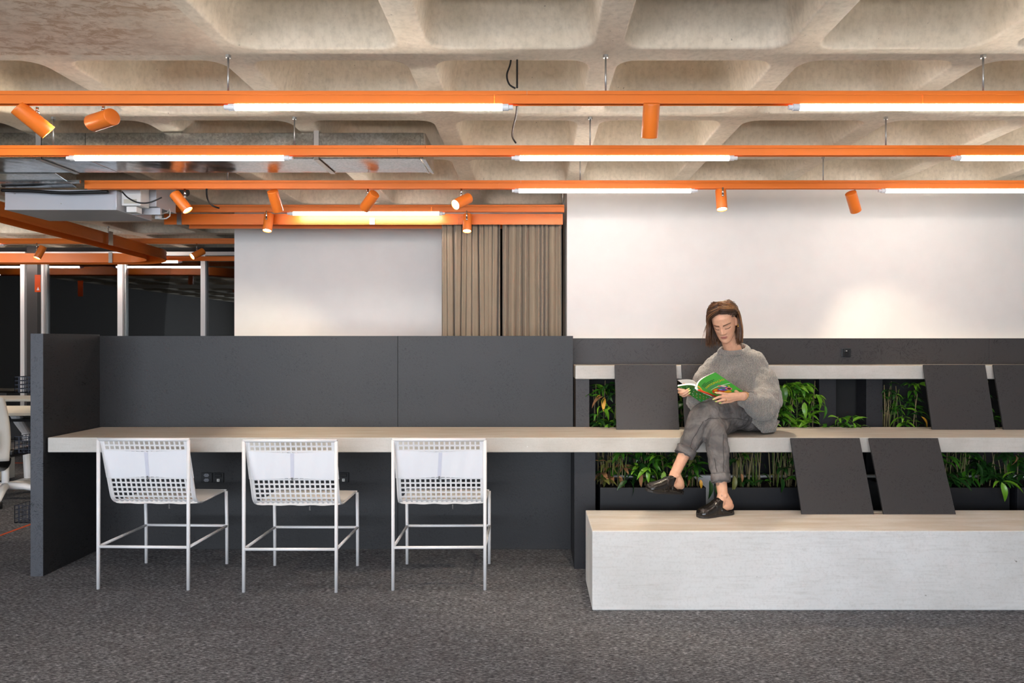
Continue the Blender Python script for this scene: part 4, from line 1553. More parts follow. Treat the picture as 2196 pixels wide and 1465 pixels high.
# --- joints (room coordinates)
L_HIP, R_HIP = Vector((1.44, 4.36, .918)), Vector((1.285, 4.43, .915))
L_KNEE, R_KNEE = Vector((1.009, 4.06, .968)), Vector((1.062, 4.02, .885))
L_ANK, R_ANK = Vector((.817, 3.955, .6345)), Vector((1.073, 3.88, .53))
HEAD = Vector((1.184, 4.2525, 1.520))
HR = Matrix.Rotation(math.radians(-25), 3, 'Z') @ Matrix.Rotation(math.radians(28), 3, 'X') @ Matrix.Rotation(math.radians(-7), 3, 'Y')
L_SH, R_SH = Vector((1.42, 4.31, 1.255)), Vector((1.165, 4.40, 1.255))
L_ELB, R_ELB = Vector((1.415, 4.20, 1.03)), Vector((1.045, 4.27, 1.04))
L_WR, R_WR = Vector((1.237, 4.035, 1.079)), Vector((.940, 4.085, 1.096))


def head_pts():
    zt = [-.118, -.112, -.100, -.085, -.060, -.030, 0, .030, .060, .085, .105, .115, .119]
    wt_ = [.010, .024, .036, .0465, .0565, .063, .067, .0705, .0705, .0635, .046, .024, .004]
    yf = [-.066, -.075, -.082, -.0845, -.0865, -.088, -.089, -.0935, -.0915, -.081, -.058, -.030, -.004]
    yb = [-.030, -.020, .000, .030, .060, .080, .092, .100, .100, .088, .062, .034, .010]
    nz, na = 110, 120
    vs = []
    for i in range(nz):
        z = -.118 + .237 * i / (nz - 1)
        w, f, b = np.interp(z, zt, wt_), np.interp(z, zt, yf), np.interp(z, zt, yb)
        cy = f * .42 + b * .58
        for k in range(na):
            a = 2 * math.pi * k / na
            s, c = math.sin(a), math.cos(a)
            x = w * math.copysign(abs(s) ** .88, s)
            y = cy + (f - cy if c > 0 else b - cy) * abs(c) ** .92
            if c > 0:
                y += face_relief(x, z) * min(1, c * 2.2)
            vs.append((x, y, z))
    return vs, nz, na


def g(d, s):
    return math.exp(-(d / s) ** 2)


def face_relief(x, z):
    """forward is negative y"""
    ax = abs(x)
    r = 0.0
    # nose: bridge to tip
    if -.050 < z < .026:
        prof_ = np.interp(z, [-.048, -.043, -.036, -.029, -.015, .004, .024], [0, .007, .0195, .0225, .0165, .0085, .0005])
        wid = np.interp(z, [-.045, -.030, .0, .024], [.0125, .0122, .0095, .012])
        r -= prof_ * g(x, wid)
    r -= .0085 * g(ax - .0145, .0062) * g(z + .034, .0066)           # nostril wings
    r += .0070 * g(ax - .0075, .0034) * g(z + .0415, .0030)           # nostrils
    r += .0095 * g(ax - .032, .019) * g(z - .003, .0125)              # eye sockets
    r -= .0080 * g(ax - .032, .0135) * g(z + .000, .0085)             # lids over the eyeball
    r += .0022 * g(ax - .032, .014) * g(z + .0095, .0022)             # crease below the lashes
    r -= .0040 * g(ax - .030, .018) * g(z - .022, .007)               # brow ridge
    r -= .0050 * g(ax - .047, .016) * g(z + .020, .016)               # cheekbone
    r += .0025 * g(ax, .006) * g(z + .050, .005)                      # philtrum
    r -= .0055 * g(x, .019) * g(z + .0575, .0042)                     # upper lip
    r -= .0068 * g(x, .016) * g(z + .0675, .0048)                     # lower lip
    r += .0045 * g(x, .022) * g(z + .0625, .0016)                     # mouth line
    r += .0030 * g(x, .018) * g(z + .0775, .005)                      # under the lip
    r -= .0060 * g(x, .018) * g(z + .100, .012)                       # chin
    return r


def hl(x, y, z):
    return HEAD + HR @ Vector((x, y, z))


body = MB()
hv, nz, na = head_pts()
body.loft([[hl(*hv[i * na + k]) for k in range(na)] for i in range(nz)])
for s in (-1, 1):                                                     # ears
    ring = MB()
    ring.ball((0, 0, 0), 1.0, 14, 10, (.0065, .0165, .029))
    Rr = Matrix.Rotation(s * math.radians(-18), 3, 'Z')
    body.add([hl(*(Rr @ Vector(v) + Vector((s * .0705, .014, -.012)))) for v in ring.v], ring.f)
# neck and trunk
chain(body, [Vector((1.30, 4.38, 1.26)), Vector((1.276, 4.36, 1.325)), Vector((1.245, 4.325, 1.39)), Vector((1.212, 4.30, 1.455))],
      [.075, .057, .0505, .049], 20)
chain(body, [Vector((1.36, 4.40, .925)), Vector((1.35, 4.40, 1.05)), Vector((1.32, 4.39, 1.18)), Vector((1.30, 4.385, 1.25))], [.078, .08, .09, .075], 16)
chain(body, [L_SH, R_SH], [.05, .05])
# arms
chain(body, [L_SH, L_ELB, L_WR.lerp(L_ELB, .5), L_WR], [.045, .038, .033, .0235], 14)
chain(body, [R_SH, R_ELB, R_WR.lerp(R_ELB, .5), R_WR], [.045, .038, .033, .0235], 14)


def finger(pts, r0, r1):
    n_ = len(pts)
    chain(body, pts, [r0 + (r1 - r0) * i / (n_ - 1) for i in range(n_)], 10, sub=4)


# her left hand: below the front cover, fingers pointing to the spine
lk = [P(1562.5, 846, 4.005), P(1561.5, 851.5, 3.995), P(1562.5, 856.5, 3.998), P(1565.5, 861, 4.01)]
for k, r in zip(lk, (.0125, .0125, .012, .011)):
    chain(body, [L_WR + Vector((0, 0, (k.z - L_WR.z) * .35)), L_WR.lerp(k, .55) + Vector((0, 0, .002)), k], [.019, .0145, r * .86], 12)
lf = [[lk[0], P(1549, 843.5, 3.99), P(1541.5, 842.5, 3.992), P(1536.5, 842, 3.998)],
      [lk[1], P(1546, 850.5, 3.978), P(1537.5, 853, 3.98), P(1531.5, 855.5, 3.985)],
      [lk[2], P(1549, 857.5, 3.982), P(1542, 859.5, 3.985), P(1537, 860.5, 3.992)],
      [lk[3], P(1555, 862.5, 3.995), P(1549.5, 863.5, 4.0), P(1545.5, 864, 4.005)]]
for f, (a, b) in zip(lf, ((.0092, .0066), (.0094, .0066), (.0090, .0064), (.0080, .0057))):
    finger(f, a, b)
finger([L_WR.lerp(lk[0], .35), P(1582, 842.5, 4.035), P(1574, 836, 4.085), P(1568, 832, 4.09)], .0125, .0075)
# her right hand: palm behind the back cover, fingers wrapped round its outer edge
rk = [P(1459.5, 834, 4.012), P(1459, 839, 4.010), P(1461, 843.5, 4.012), P(1464.5, 847.5, 4.018)]
for k in rk:
    chain(body, [R_WR + Vector((0, 0, (k.z - R_WR.z) * .4)), R_WR.lerp(k, .6) + Vector((0, .008, 0)), k], [.0195, .0150, .0105], 12)
rf = [[rk[0], P(1455.5, 834.5, 3.975), P(1460, 836, 3.948), P(1466.5, 836, 3.941)],
      [rk[1], P(1456.5, 841, 3.972), P(1463, 841.5, 3.942), P(1470, 838.5, 3.937), P(1475.5, 834.5, 3.938)],
      [rk[2], P(1459.5, 845.5, 3.975), P(1465.5, 845.5, 3.945), P(1472, 842, 3.939), P(1477.5, 838.0, 3.939)],
      [rk[3], P(1464, 849, 3.985), P(1469, 848.5, 3.958), P(1474, 846, 3.950), P(1477.5, 843.5, 3.949)]]
for f, (a, b) in zip(rf, ((.0092, .0072), (.0094, .0064), (.0092, .0062), (.0080, .0055))):
    finger(f, a, b)
finger([R_WR.lerp(rk[0], .4), P(1474, 828, 4.055), P(1471.5, 823.5, 4.025), P(1467, 821.5, 4.005)], .0130, .0078)
# legs
chain(body, [L_HIP, L_KNEE, L_KNEE.lerp(L_ANK, .45), L_KNEE.lerp(L_ANK, .8), L_ANK], [.045, .036, .040, .032, .0285], 16)
chain(body, [R_HIP, R_KNEE, R_KNEE.lerp(R_ANK, .45), R_KNEE.lerp(R_ANK, .8), R_ANK], [.045, .036, .040, .032, .0285], 16)
chain(body, [L_HIP + Vector((-.03, .01, 0)), R_HIP], [.06, .06])

# shoes: frame of each foot
def foot_frame(heel, toe, roll=0.0):
    F = (toe - heel)
    L = F.length
    F.normalize()
    U = (Vector((0, 0, 1)) - F * F.z).normalized()
    U = Quaternion(F, roll) @ U
    S = F.cross(U)
    return heel, F, U, S, L


FL = foot_frame(Vector((.866, 3.985, .512)), Vector((.6345, 3.855, .556)), math.radians(-8))
FR = foot_frame(Vector((1.138, 3.90, T1Z + .0005)), Vector((.915, 3.815, T1Z + .0005)), 0)


def fpt(fr, f, s, u):
    """f: 0 heel .. 1 toe; s, u in metres"""
    return fr[0] + fr[1] * (f * fr[4]) + fr[3] * s + fr[2] * u


for fr, ank in ((FL, L_ANK), (FR, R_ANK)):
    chain(body, [ank, fpt(fr, .16, 0, .062), fpt(fr, .10, 0, .047)], [.030, .031, .024], 14)
    chain(body, [ank, fpt(fr, .40, 0, .062), fpt(fr, .62, 0, .040), fpt(fr, .82, 0, .032)], [.030, .026, .023, .017], 14)
    chain(body, [fpt(fr, .12, 0, .048), fpt(fr, .4, 0, .040), fpt(fr, .7, 0, .034)], [.024, .026, .026], 14)
    for s in (-1, 1):
        body.ball(ank + fr[3] * s * .026 - fr[2] * .004, .011, 10, 8)

person = thing('person', 'woman in baggy grey sweater and rolled grey jeans reading a green book', 'person', (1.34, 4.36, T2Z))
PO = origin_of(person)
body_me = remeshed(body, 'body', 0.0030)


def m_skin():
    t = NT('skin')
    at = t.n('ShaderNodeAttribute', attribute_name='tint')
    v = t.coord()
    f = t.noise(v, 60, 3)
    c = t.mix(t.ramp(f, [(.35, (0, 0, 0)), (.75, (.35, .35, .35))]), at.outputs['Color'], srgb(196, 134, 106))
    t.set(c, .48, 0, .4)
    t.b.inputs['Subsurface Weight'].default_value = .12
    t.b.inputs['Subsurface Radius'].default_value = (.012, .005, .003)
    t.b.inputs['Subsurface Scale'].default_value = .6
    t.bump(t.noise(v, 420, 2), .06, .001)
    return t.m


M['skin'] = m_skin()
n_v = len(body_me.vertices)
co = np.empty(n_v * 3)
body_me.vertices.foreach_get('co', co)
co = co.reshape(-1, 3)
HRi = np.array(HR.inverted())
loc = (co - np.array(HEAD)) @ HRi.T
x, y, z = loc[:, 0], loc[:, 1], loc[:, 2]
skin = np.array(srgb(222, 172, 142)[:3])
col = np.tile(skin, (n_v, 1))
ax = np.abs(x)
face = (y < -.05) & (np.abs(z) < .13)


def blend(mask, c):
    global col
    col = col * (1 - mask[:, None]) + np.array(c[:3])[None] * mask[:, None]


sm = lambda d, w: np.clip(1 - np.abs(d) / w, 0, 1) ** .6
lips_up = np.clip(1.25 - ((x / .0200) ** 2 + ((z + .0590) / .0052) ** 2), 0, 1) * face
lips_lo = np.clip(1.25 - ((x / .0180) ** 2 + ((z + .0672) / .0062) ** 2), 0, 1) * face
blend(np.clip(np.maximum(lips_up, lips_lo) * 2, 0, 1), srgb(186, 118, 106))
blend(np.clip(1.4 - np.abs(z + .0628) / .0016, 0, 1) * (ax < .022) * face, srgb(112, 58, 50))
# brows: arched stroke, thicker near the nose
bz = .0165 + .0050 * np.sin(np.clip((ax - .012) / .040, 0, 1) * 2.5) - .22 * np.clip(ax - .042, 0, 1)
bw = .0048 - .0022 * np.clip((ax - .015) / .04, 0, 1)
brow = np.clip(1.5 - np.abs(z - bz) / bw, 0, 1) * ((ax > .0115) & (ax < .054)) * face
blend(np.clip(brow, 0, 1) * .92, srgb(58, 40, 30))
# lashes of the lowered lids
lz = -.0058 - .0035 * np.cos((ax - .032) / .0175 * 1.45)
lash = np.clip(1.5 - np.abs(z - lz) / .0025, 0, 1) * ((ax > .0165) & (ax < .0490)) * face
blend(np.clip(lash, 0, 1), srgb(38, 26, 22))
lid = np.clip(1.2 - (((ax - .032) / .017) ** 2 + ((z - .004) / .008) ** 2), 0, 1) * face
blend(lid * .22 * (1 - np.clip(brow, 0, 1)), srgb(160, 104, 84))
chk = np.clip(1 - (((ax - .045) / .022) ** 2 + ((z + .03) / .02) ** 2), 0, 1) * face
blend(chk * .18, srgb(214, 134, 112))
# ankle tattoos: round dark emblem and a small dot
for c, r in ((P(1537.5, 1037, 3.86), .0185), (P(1441, 1000, 3.94), .006), (P(1548, 1063, 3.85), .004)):
    dv = np.sqrt((co[:, 0] - c.x) ** 2 + (co[:, 2] - c.z) ** 2)
    near = (co[:, 1] < c.y + .06) & (co[:, 1] > c.y - .08)
    ringm = np.clip(1.3 - np.abs(dv - r * .85) / (r * .25), 0, 1)
    inner = (np.sin(co[:, 0] * 900) * np.sin(co[:, 2] * 760) > .1) * (dv < r)
    blend(np.maximum(ringm, inner * .8) * near * .62, srgb(70, 64, 66))
attr = body_me.attributes.new('tint', 'FLOAT_COLOR', 'POINT')
attr.data.foreach_set('color', np.hstack([col, np.ones((n_v, 1))]).astype(np.float32).ravel())
co -= np.array(PO)
body_me.vertices.foreach_set('co', co.ravel())
body_me.materials.append(M['skin'])
bo = part('body', body_me, None, person)

# nails, rings, bracelet, earring
M['nail'] = plain('pale_green_nail_polish', srgb(214, 226, 130), .25)
M['gold'] = plain('gold_jewellery', srgb(222, 178, 96), .25, 1.0)
for f in lf[:4] + rf[1:]:
    tip, pre = f[-1], f[-2]
    d = (tip - pre).normalized()
    nrm = Vector((0, -1, .35))
    nrm = (nrm - d * nrm.dot(d)).normalized()
    c = tip + nrm * .0048
    part('fingernail', MB().tube([c - d * .006, c, c + d * .006, c + d * .0105], [.0030, .0044, .0042, .0016], 8, True, .45, nrm), M['nail'], bo, smooth=True, world=True)


def ring_on(a, b, t, r, mat, name, th=.0016):
    c = a.lerp(b, t)
    d = (b - a).normalized()
    u = d.orthogonal().normalized()
    w = d.cross(u)
    pts = [c + (u * math.cos(k) + w * math.sin(k)) * r for k in [2 * math.pi * j / 20 for j in range(21)]]
    part(name, MB().tube(pts, th, 6), mat, bo, smooth=True, world=True)


ring_on(lf[2][0], lf[2][1], .55, .0098, M['gold'], 'finger_ring')
ring_on(rf[1][1], rf[1][2], .5, .0105, M['gold'], 'finger_ring')
ring_on(rf[0][1], rf[0][2], .4, .0105, M['steel'], 'finger_ring')
ring_on(L_WR, L_ELB, .03, .0265, M['gold'], 'bracelet', .0012)
ring_on(L_WR, L_ELB, .065, .0275, M['gold'], 'bracelet', .0010)
part('earring', MB().ball(hl(.079, .004, -.040), .0062, 10, 8).ball(hl(.080, .006, -.029), .0042, 10, 8), M['gold'], bo, smooth=True, world=True)

# --- hair: brown chin-length bob made of tapered locks
def m_hair():
    t = NT('brown_hair')
    at = t.n('ShaderNodeAttribute', attribute_name='shade')
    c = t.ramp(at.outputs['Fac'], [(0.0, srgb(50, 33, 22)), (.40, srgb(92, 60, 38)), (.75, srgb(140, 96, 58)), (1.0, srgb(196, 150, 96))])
    t.set(c, .42, 0, .5)
    t.bump(t.noise(t.coord((300, 300, 30)), 1.0, 3), .5, .002)
    return t.m


M['hair'] = m_hair()
rh = random.Random(21)
hair, shade = MB(), []
SKC, SKR = Vector((0, .006, .018)), Vector((.0765, .1035, .112))


def skull(az, el, off):
    """az: 0 = face, + toward her left; el: elevation"""
    d = Vector((math.sin(az) * math.cos(el), -math.cos(az) * math.cos(el), math.sin(el)))
    return SKC + Vector((d.x * (SKR.x + off), d.y * (SKR.y + off), d.z * (SKR.z + off)))


def lock(side, az_end, start, off, z_end, w, sh, flare, curl):
    """from the parting over the skull to azimuth az_end, then hanging straight down"""
    p_az, p_el = start
    pts = []
    n1 = 9
    el_end = math.radians(-2)
    for i in range(n1):
        t = i / (n1 - 1)
        # great-circle like sweep: azimuth opens quickly, elevation falls later
        ta = 1 - (1 - t) ** 1.7
        az = p_az + (az_end - p_az) * ta
        el = p_el + (el_end - p_el) * t ** 1.35
        o_ = off * (0.6 + .4 * min(1, 2.2 * t))
        pts.append(hl(*skull(az, el, o_)))
    last, prev = pts[-1], pts[-2]
    d = (last - prev).normalized()
    outw = (last - hl(SKC.x, SKC.y, SKC.z))
    outw.z = 0
    outw.normalize()
    n2 = 9
    z0 = last.z
    for i in range(1, n2 + 1):
        t = i / n2
        p = last.copy()
        p.z = z0 + (z_end - z0) * t
        p += d * (.02 * (1 - math.exp(-3 * t))) * .5
        p += outw * (flare * math.sin(t * 2.2) - curl * t * t)
        p += Vector((rh.uniform(-1, 1), rh.uniform(-1, 1), 0)) * .0022 * t
        pts.append(p)
    m = len(pts)
    rad = [w * (0.35 + .65 * min(1, 4 * i / m)) * (1 - .86 * max(0, (i / (m - 1) - .55) / .45) ** 1.3) for i in range(m)]
    n0 = len(hair.v)
    hair.tube(pts, rad, 7, True, .42, hl(*skull(az_end, .3, .2)) - HEAD)
    for i in range(len(hair.v) - n0):
        shade.append(min(1, max(0, sh * (1 - .3 * (i // 7) / m) + .42 * max(0, (i // 7) / m - .35) + rh.uniform(-.03, .03))))


for layer, (off, cnt) in enumerate(((.004, 60), (.011, 90), (.018, 110))):
    for side in (-1, 1):
        for k in range(cnt):
            u = (k + rh.random()) / cnt
            lo = math.radians(62 if side < 0 else 102)
            az = side * (lo + (math.pi - lo) * u)
            # parting: from the front hairline back to the crown
            pf = u ** 1.1
            p_el = math.radians(52 + 46 * pf)
            p_az = math.radians(rh.uniform(-26, 26)) + side * .12
            if p_el > math.radians(88):
                p_el = math.radians(88)
            z_end = 1.392 + rh.uniform(-.012, .03) + (.012 if side > 0 else 0) - .012 * layer * rh.random()
            sh = rh.choice([.08, .15, .22, .3, .38]) + (.30 if rh.random() < .16 and layer == 2 else 0)
            lock(side, az, (p_az, p_el), off + rh.uniform(-.002, .003), z_end, rh.uniform(.0040, .0080), sh,
                 rh.uniform(.004, .014), rh.uniform(-.006, .012))
# front locks: rise from the hairline, sweep sideways over the temples
def low_el(az):
    return float(np.interp(abs(az), [0, .65, 1.0, 1.5, 1.9, math.pi], [.74, .60, .30, .16, -.30, -.55]))


for side in (-1, 1):
    for k in range(64):
        u = (k + rh.random()) / 64
        az0 = side * math.radians(-12 + 74 * u)
        st_ = (az0, low_el(az0) + rh.uniform(.0, .16))
        az1 = side * math.radians((60 if side < 0 else 101) + 24 * rh.random())
        lock(side, az1, st_, .009 + rh.uniform(0, .009), 1.390 + rh.uniform(-.010, .035), rh.uniform(.0035, .007), rh.choice([.04, .10, .16, .26]),
             rh.uniform(.004, .014), rh.uniform(-.012, .010))
# crown highlights
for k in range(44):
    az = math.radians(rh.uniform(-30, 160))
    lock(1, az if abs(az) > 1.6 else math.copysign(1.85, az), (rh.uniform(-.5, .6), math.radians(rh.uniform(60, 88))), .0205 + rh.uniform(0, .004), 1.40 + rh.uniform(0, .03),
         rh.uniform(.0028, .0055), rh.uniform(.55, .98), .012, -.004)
# stray wisps
for k in range(16):
    s_ = rh.choice((-1, 1))
    lock(s_, s_ * math.radians(rh.uniform(70 if s_ < 0 else 105, 165)), (s_ * .2, math.radians(rh.uniform(60, 85))), .026 + rh.uniform(0, .006), 1.395 + rh.uniform(-.01, .03),
         .0016, rh.uniform(.3, .7), .02, rh.uniform(-.02, .0))
hair_me = hair
nsh = len(shade)
ho = part('hair', hair, M['hair'], person, smooth=True, world=True)
# scalp cap under the locks
a2 = ho.data.attributes.new('shade', 'FLOAT', 'POINT')
a2.data.foreach_set('value', np.array(shade, dtype=np.float32))
cap = MB()


def cap_fn(u, v):
    az = -math.pi + 2 * math.pi * u
    low = np.interp(abs(az), [0, .65, 1.0, 1.5, 1.9, math.pi], [.80, .70, .52, .30, -.30, -.55])
    el = low + (math.pi / 2 - .02 - low) * v
    return hl(*skull(az, el, .0015))


cap.grid(cap_fn, 48, 14)
co_ = part('scalp_hair', cap, plain('dark_root_hair', srgb(48, 32, 23), .5), ho, smooth=True, world=True)

# --- sweater
TOR = [  # centre, half lateral, half depth, front lift
    (Vector((1.352, 4.365, .858)), .178, .168, .165),
    (Vector((1.358, 4.37, .905)), .192, .172, .130),
    (Vector((1.355, 4.38, 1.00)), .202, .168, .055),
    (Vector((1.35, 4.38, 1.10)), .204, .155, .0),
    (Vector((1.32, 4.375, 1.20)), .196, .138, .0),
    (Vector((1.302, 4.37, 1.268)), .190, .112, -.004),
    (Vector((1.290, 4.365, 1.318)), .158, .094, -.014),
    (Vector((1.280, 4.358, 1.342)), .100, .086, -.026),
]
FA = math.radians(22)
SV, FV = Vector((math.cos(FA), -math.sin(FA), 0)), Vector((-math.sin(FA), -math.cos(FA), 0))


def tor_ring(c, a, b, lift, n=40, rib=0.0, ribn=60):
    out = []
    for k in range(n):
        t = 2 * math.pi * k / n
        m = 1 + rib * math.cos(ribn * t)
        fr_ = math.cos(t)
        rt = -math.sin(t)
        p = c + (SV * math.sin(t) * a + FV * math.cos(t) * b) * m
        p.z += lift * max(0, math.cos(t + .9)) if lift > 0 else lift * max(0, fr_)
        out.append(p)
    return out


sw = MB()
sw.loft([tor_ring(*r) for r in TOR])
chain(sw, [L_SH + Vector((-.03, .01, .0)), Vector((1.435, 4.275, 1.15)), Vector((1.422, 4.205, 1.035)), Vector((1.352, 4.105, 1.012)), Vector((1.290, 4.063, 1.050))],
      [.080, .094, .106, .086, .044], 22)
chain(sw, [R_SH + Vector((.03, 0, 0)), Vector((1.095, 4.36, 1.155)), Vector((1.048, 4.27, 1.045)), Vector((.995, 4.155, 1.052)), Vector((.962, 4.108, 1.082))],
      [.076, .084, .088, .064, .041], 22)
# slack cloth hanging below her forearms
chain(sw, [Vector((1.40, 4.17, .985)), Vector((1.33, 4.10, .985)), Vector((1.25, 4.10, 1.035))], [.085, .060, .030], 16, flat=.8)
chain(sw, [Vector((1.06, 4.28, 1.0)), Vector((1.02, 4.22, .975)), Vector((1.03, 4.25, .93))], [.07, .055, .035], 16)
sw_me = remeshed(sw, 'sweater', .0065, 4, [(.12, .050, 1), (.05, .018, 2), (.02, .005, 1)])


def m_knit():
    t = NT('grey_wool_knit')
    v = t.coord((1, 1, 1), (0, 0, math.radians(22)))
    wv = t.n('ShaderNodeTexWave', wave_type='BANDS', bands_direction='X')
    wv.inputs['Scale'].default_value = 44.0
    wv.inputs['Distortion'].default_value = 3.2
    wv.inputs['Detail'].default_value = 2.0
    wv.inputs['Detail Scale'].default_value = 3.0
    t.l(v, wv.inputs['Vector'])
    big = t.noise(v, 9, 4, .6)
    fuzz = t.noise(v, 170, 5, .7)
    c = t.mix(t.ramp(big, [(.3, (0, 0, 0)), (.7, (1, 1, 1))]), srgb(138, 132, 124), srgb(112, 109, 108))
    c = t.mix(t.ramp(fuzz, [(.38, (0, 0, 0)), (.62, (1, 1, 1))]), c, srgb(168, 159, 146))
    c = t.mix(t.ramp(wv.outputs['Fac'], [(.05, (.75, .75, .75)), (.45, (0, 0, 0))]), c, srgb(70, 67, 66))
    t.set(c, .95, 0, .1)
    b = t.bump(wv.outputs['Fac'], .55, .006)
    t.bump(fuzz, .6, .004, b)
    t.b.inputs['Sheen Weight'].default_value = .5
    t.b.inputs['Sheen Roughness'].default_value = .6
    return t.m


M['knit'] = m_knit()


def shifted(me):
    c_ = np.empty(len(me.vertices) * 3)
    me.vertices.foreach_get('co', c_)
    c_ = c_.reshape(-1, 3) - np.array(PO)
    me.vertices.foreach_set('co', c_.ravel())
    me.update()
    return me


swo = part('sweater', shifted(sw_me), M['knit'], person)
col_mb = MB()
rings = []
nk = 132
for k in range(nk):
    t = 2 * math.pi * k / nk
    m = 1 + .05 * math.cos(44 * t)
    c = Vector((1.275, 4.350, 1.350)) + SV * math.sin(t) * .088 + FV * math.cos(t) * .079
    c.z += -.024 * math.cos(t) + .004 * math.sin(t)
    outd = (SV * math.sin(t) + FV * math.cos(t))
    rings.append([c + (outd * math.cos(q) * .0125 + Vector((0, 0, 1)) * math.sin(q) * .0165 - outd * .55 * math.sin(q) * .0185) * m
                  for q in [2 * math.pi * j / 12 for j in range(12)]])
rings.append(rings[0])
col_mb.loft(rings, cap=False)
part('ribbed_collar', col_mb, M['knit'], swo, smooth=True, world=True)
hem = MB()
c0, a0_, b0_, l0_ = TOR[0]
c1_, a1_, b1_, l1_ = TOR[1]
hem.loft([tor_ring(c0 + Vector((0, 0, -.022)), a0_ + .004, b0_ + .004, l0_ + .01, 260, .018, 52),
          tor_ring(c0 + Vector((0, 0, .008)), a0_ + .010, b0_ + .010, l0_, 260, .018, 52),
          tor_ring(c1_ + Vector((0, 0, -.008)), a1_ + .009, b1_ + .009, l1_ + .008, 260, .014, 52)], cap=False)
hm = part('ribbed_hem', hem, M['knit'], swo, smooth=True, world=True)
hs = hm.modifiers.new('thick', 'SOLIDIFY')
hs.thickness = .006
for a, b, t0, r in ((L_WR, L_ELB, .26, .040), (R_WR, R_ELB, .15, .039)):
    cf = MB()
    c = a.lerp(b, t0)
    d = (b - a).normalized()
    u = d.orthogonal().normalized()
    w = d.cross(u)
    rr = []
    for k in range(5):
        q = k / 4
        rr.append([c + d * (.032 * q) + (u * math.cos(t) + w * math.sin(t)) * (r + .004 * q) * (1 + .05 * math.cos(22 * t))
                   for t in [2 * math.pi * j / 110 for j in range(110)]])
    cf.loft(rr, cap=False)
    cfo = part('cuff', cf, M['knit'], swo, smooth=True, world=True)
    m_ = cfo.modifiers.new('thick', 'SOLIDIFY')
    m_.thickness = .006

# --- jeans
jn = MB()
tl, trr = .62, .735
LH, RH = L_KNEE.lerp(L_ANK, tl), R_KNEE.lerp(R_ANK, trr)
chain(jn, [L_HIP + Vector((.0, .01, .0)), L_HIP.lerp(L_KNEE, .5) + Vector((0, 0, .004)), L_KNEE, L_KNEE.lerp(L_ANK, .3) + Vector((.004, .0, 0)), LH],
      [.093, .085, .070, .068, .050], 24)
chain(jn, [R_HIP + Vector((0, .0, .0)), R_HIP.lerp(R_KNEE, .5), R_KNEE, R_KNEE.lerp(R_ANK, .35) + Vector((.006, 0, 0)), RH],
      [.090, .078, .064, .066, .047], 24)
chain(jn, [L_HIP + Vector((-.01, .03, .01)), R_HIP + Vector((.01, .02, .01))], [.092, .092], 20)
jn_src = None
jn_me = remeshed(jn, 'jeans', .0055, 3, [(.07, .018, 2), (.022, .006, 1)])
# open the trouser ends is not needed: the cuffs cover them


def m_denim():
    t = NT('washed_black_denim')
    v = t.coord()
    big = t.noise(v, 10, 5, .6, .5)
    wv = t.n('ShaderNodeTexWave', wave_type='BANDS', bands_direction='DIAGONAL')
    wv.inputs['Scale'].default_value = 260
    t.l(v, wv.inputs['Vector'])
    c = t.mix(t.ramp(big, [(.32, (0, 0, 0)), (.68, (1, 1, 1))]), srgb(62, 61, 63), srgb(136, 130, 127))
    c = t.mix(.25, c, t.mix(wv.outputs['Fac'], srgb(70, 68, 68), srgb(126, 122, 120)))
    t.set(c, .88, 0, .15)
    b = t.bump(wv.outputs['Fac'], .2, .001)
    t.bump(big, .8, .016, b)
    return t.m


M['denim'] = m_denim()
M['denim_seam'] = plain('dark_denim_seam', srgb(70, 67, 67), .9)
from mathutils.bvhtree import BVHTree
jbvh = BVHTree.FromPolygons([v.co.copy() for v in jn_me.vertices], [tuple(p.vertices) for p in jn_me.polygons])
jo = part('jeans', shifted(jn_me), M['denim'], person)
for kn, an, t0, r in ((L_KNEE, L_ANK, tl, .0535), (R_KNEE, R_ANK, trr, .0505)):
    c = kn.lerp(an, t0)
    d = (an - kn).normalized()
    u = d.orthogonal().normalized()
    w = d.cross(u)
    cf = MB()
    prof_c = [(-.018, r - .004), (-.018, r + .003), (-.008, r + .0055), (.012, r + .005), (.030, r + .0035), (.032, r - .001), (.020, r - .006), (-.005, r - .008)]
    cf.loft([[c + d * p + (u * math.cos(t) + w * math.sin(t)) * (q + .0022 * math.sin(5 * t + p * 60)) for t in [2 * math.pi * j / 40 for j in range(40)]] for p, q in prof_c],
            cap=False)
    cfo = part('rolled_cuff', cf, M['denim'], jo, smooth=True, world=True)
    for off, rr_ in ((-.014, r + .0058), (.028, r + .0045)):
        pts = [c + d * off + (u * math.cos(t) + w * math.sin(t)) * rr_ for t in [2 * math.pi * j / 32 for j in range(33)]]
        part('stitch_line', MB().tube(pts, .0012, 5), M['denim'], cfo, smooth=True, world=True)


def seam(pts, name='side_seam'):
    m = MB()
    m.tube(pts, .0018, 5)
    part(name, m, M['denim_seam'], jo, smooth=True, world=True)


def cloth_seam(pts):
    out = []
    for a, b in zip(pts[:-1], pts[1:]):
        for k in range(7):
            hit = jbvh.find_nearest(a.lerp(b, k / 7))
            if hit[0] is not None:
                out.append(hit[0] + hit[1] * .0006)
    for _ in range(4):
        out = [out[0]] + [(out[i - 1] + out[i] * 2 + out[i + 1]) / 4 for i in range(1, len(out) - 1)] + [out[-1]]
    res = []
    for p in out:
        hit = jbvh.find_nearest(p)
        res.append(hit[0] * .6 + p * .4 + hit[1] * .0008)
    seam(res)


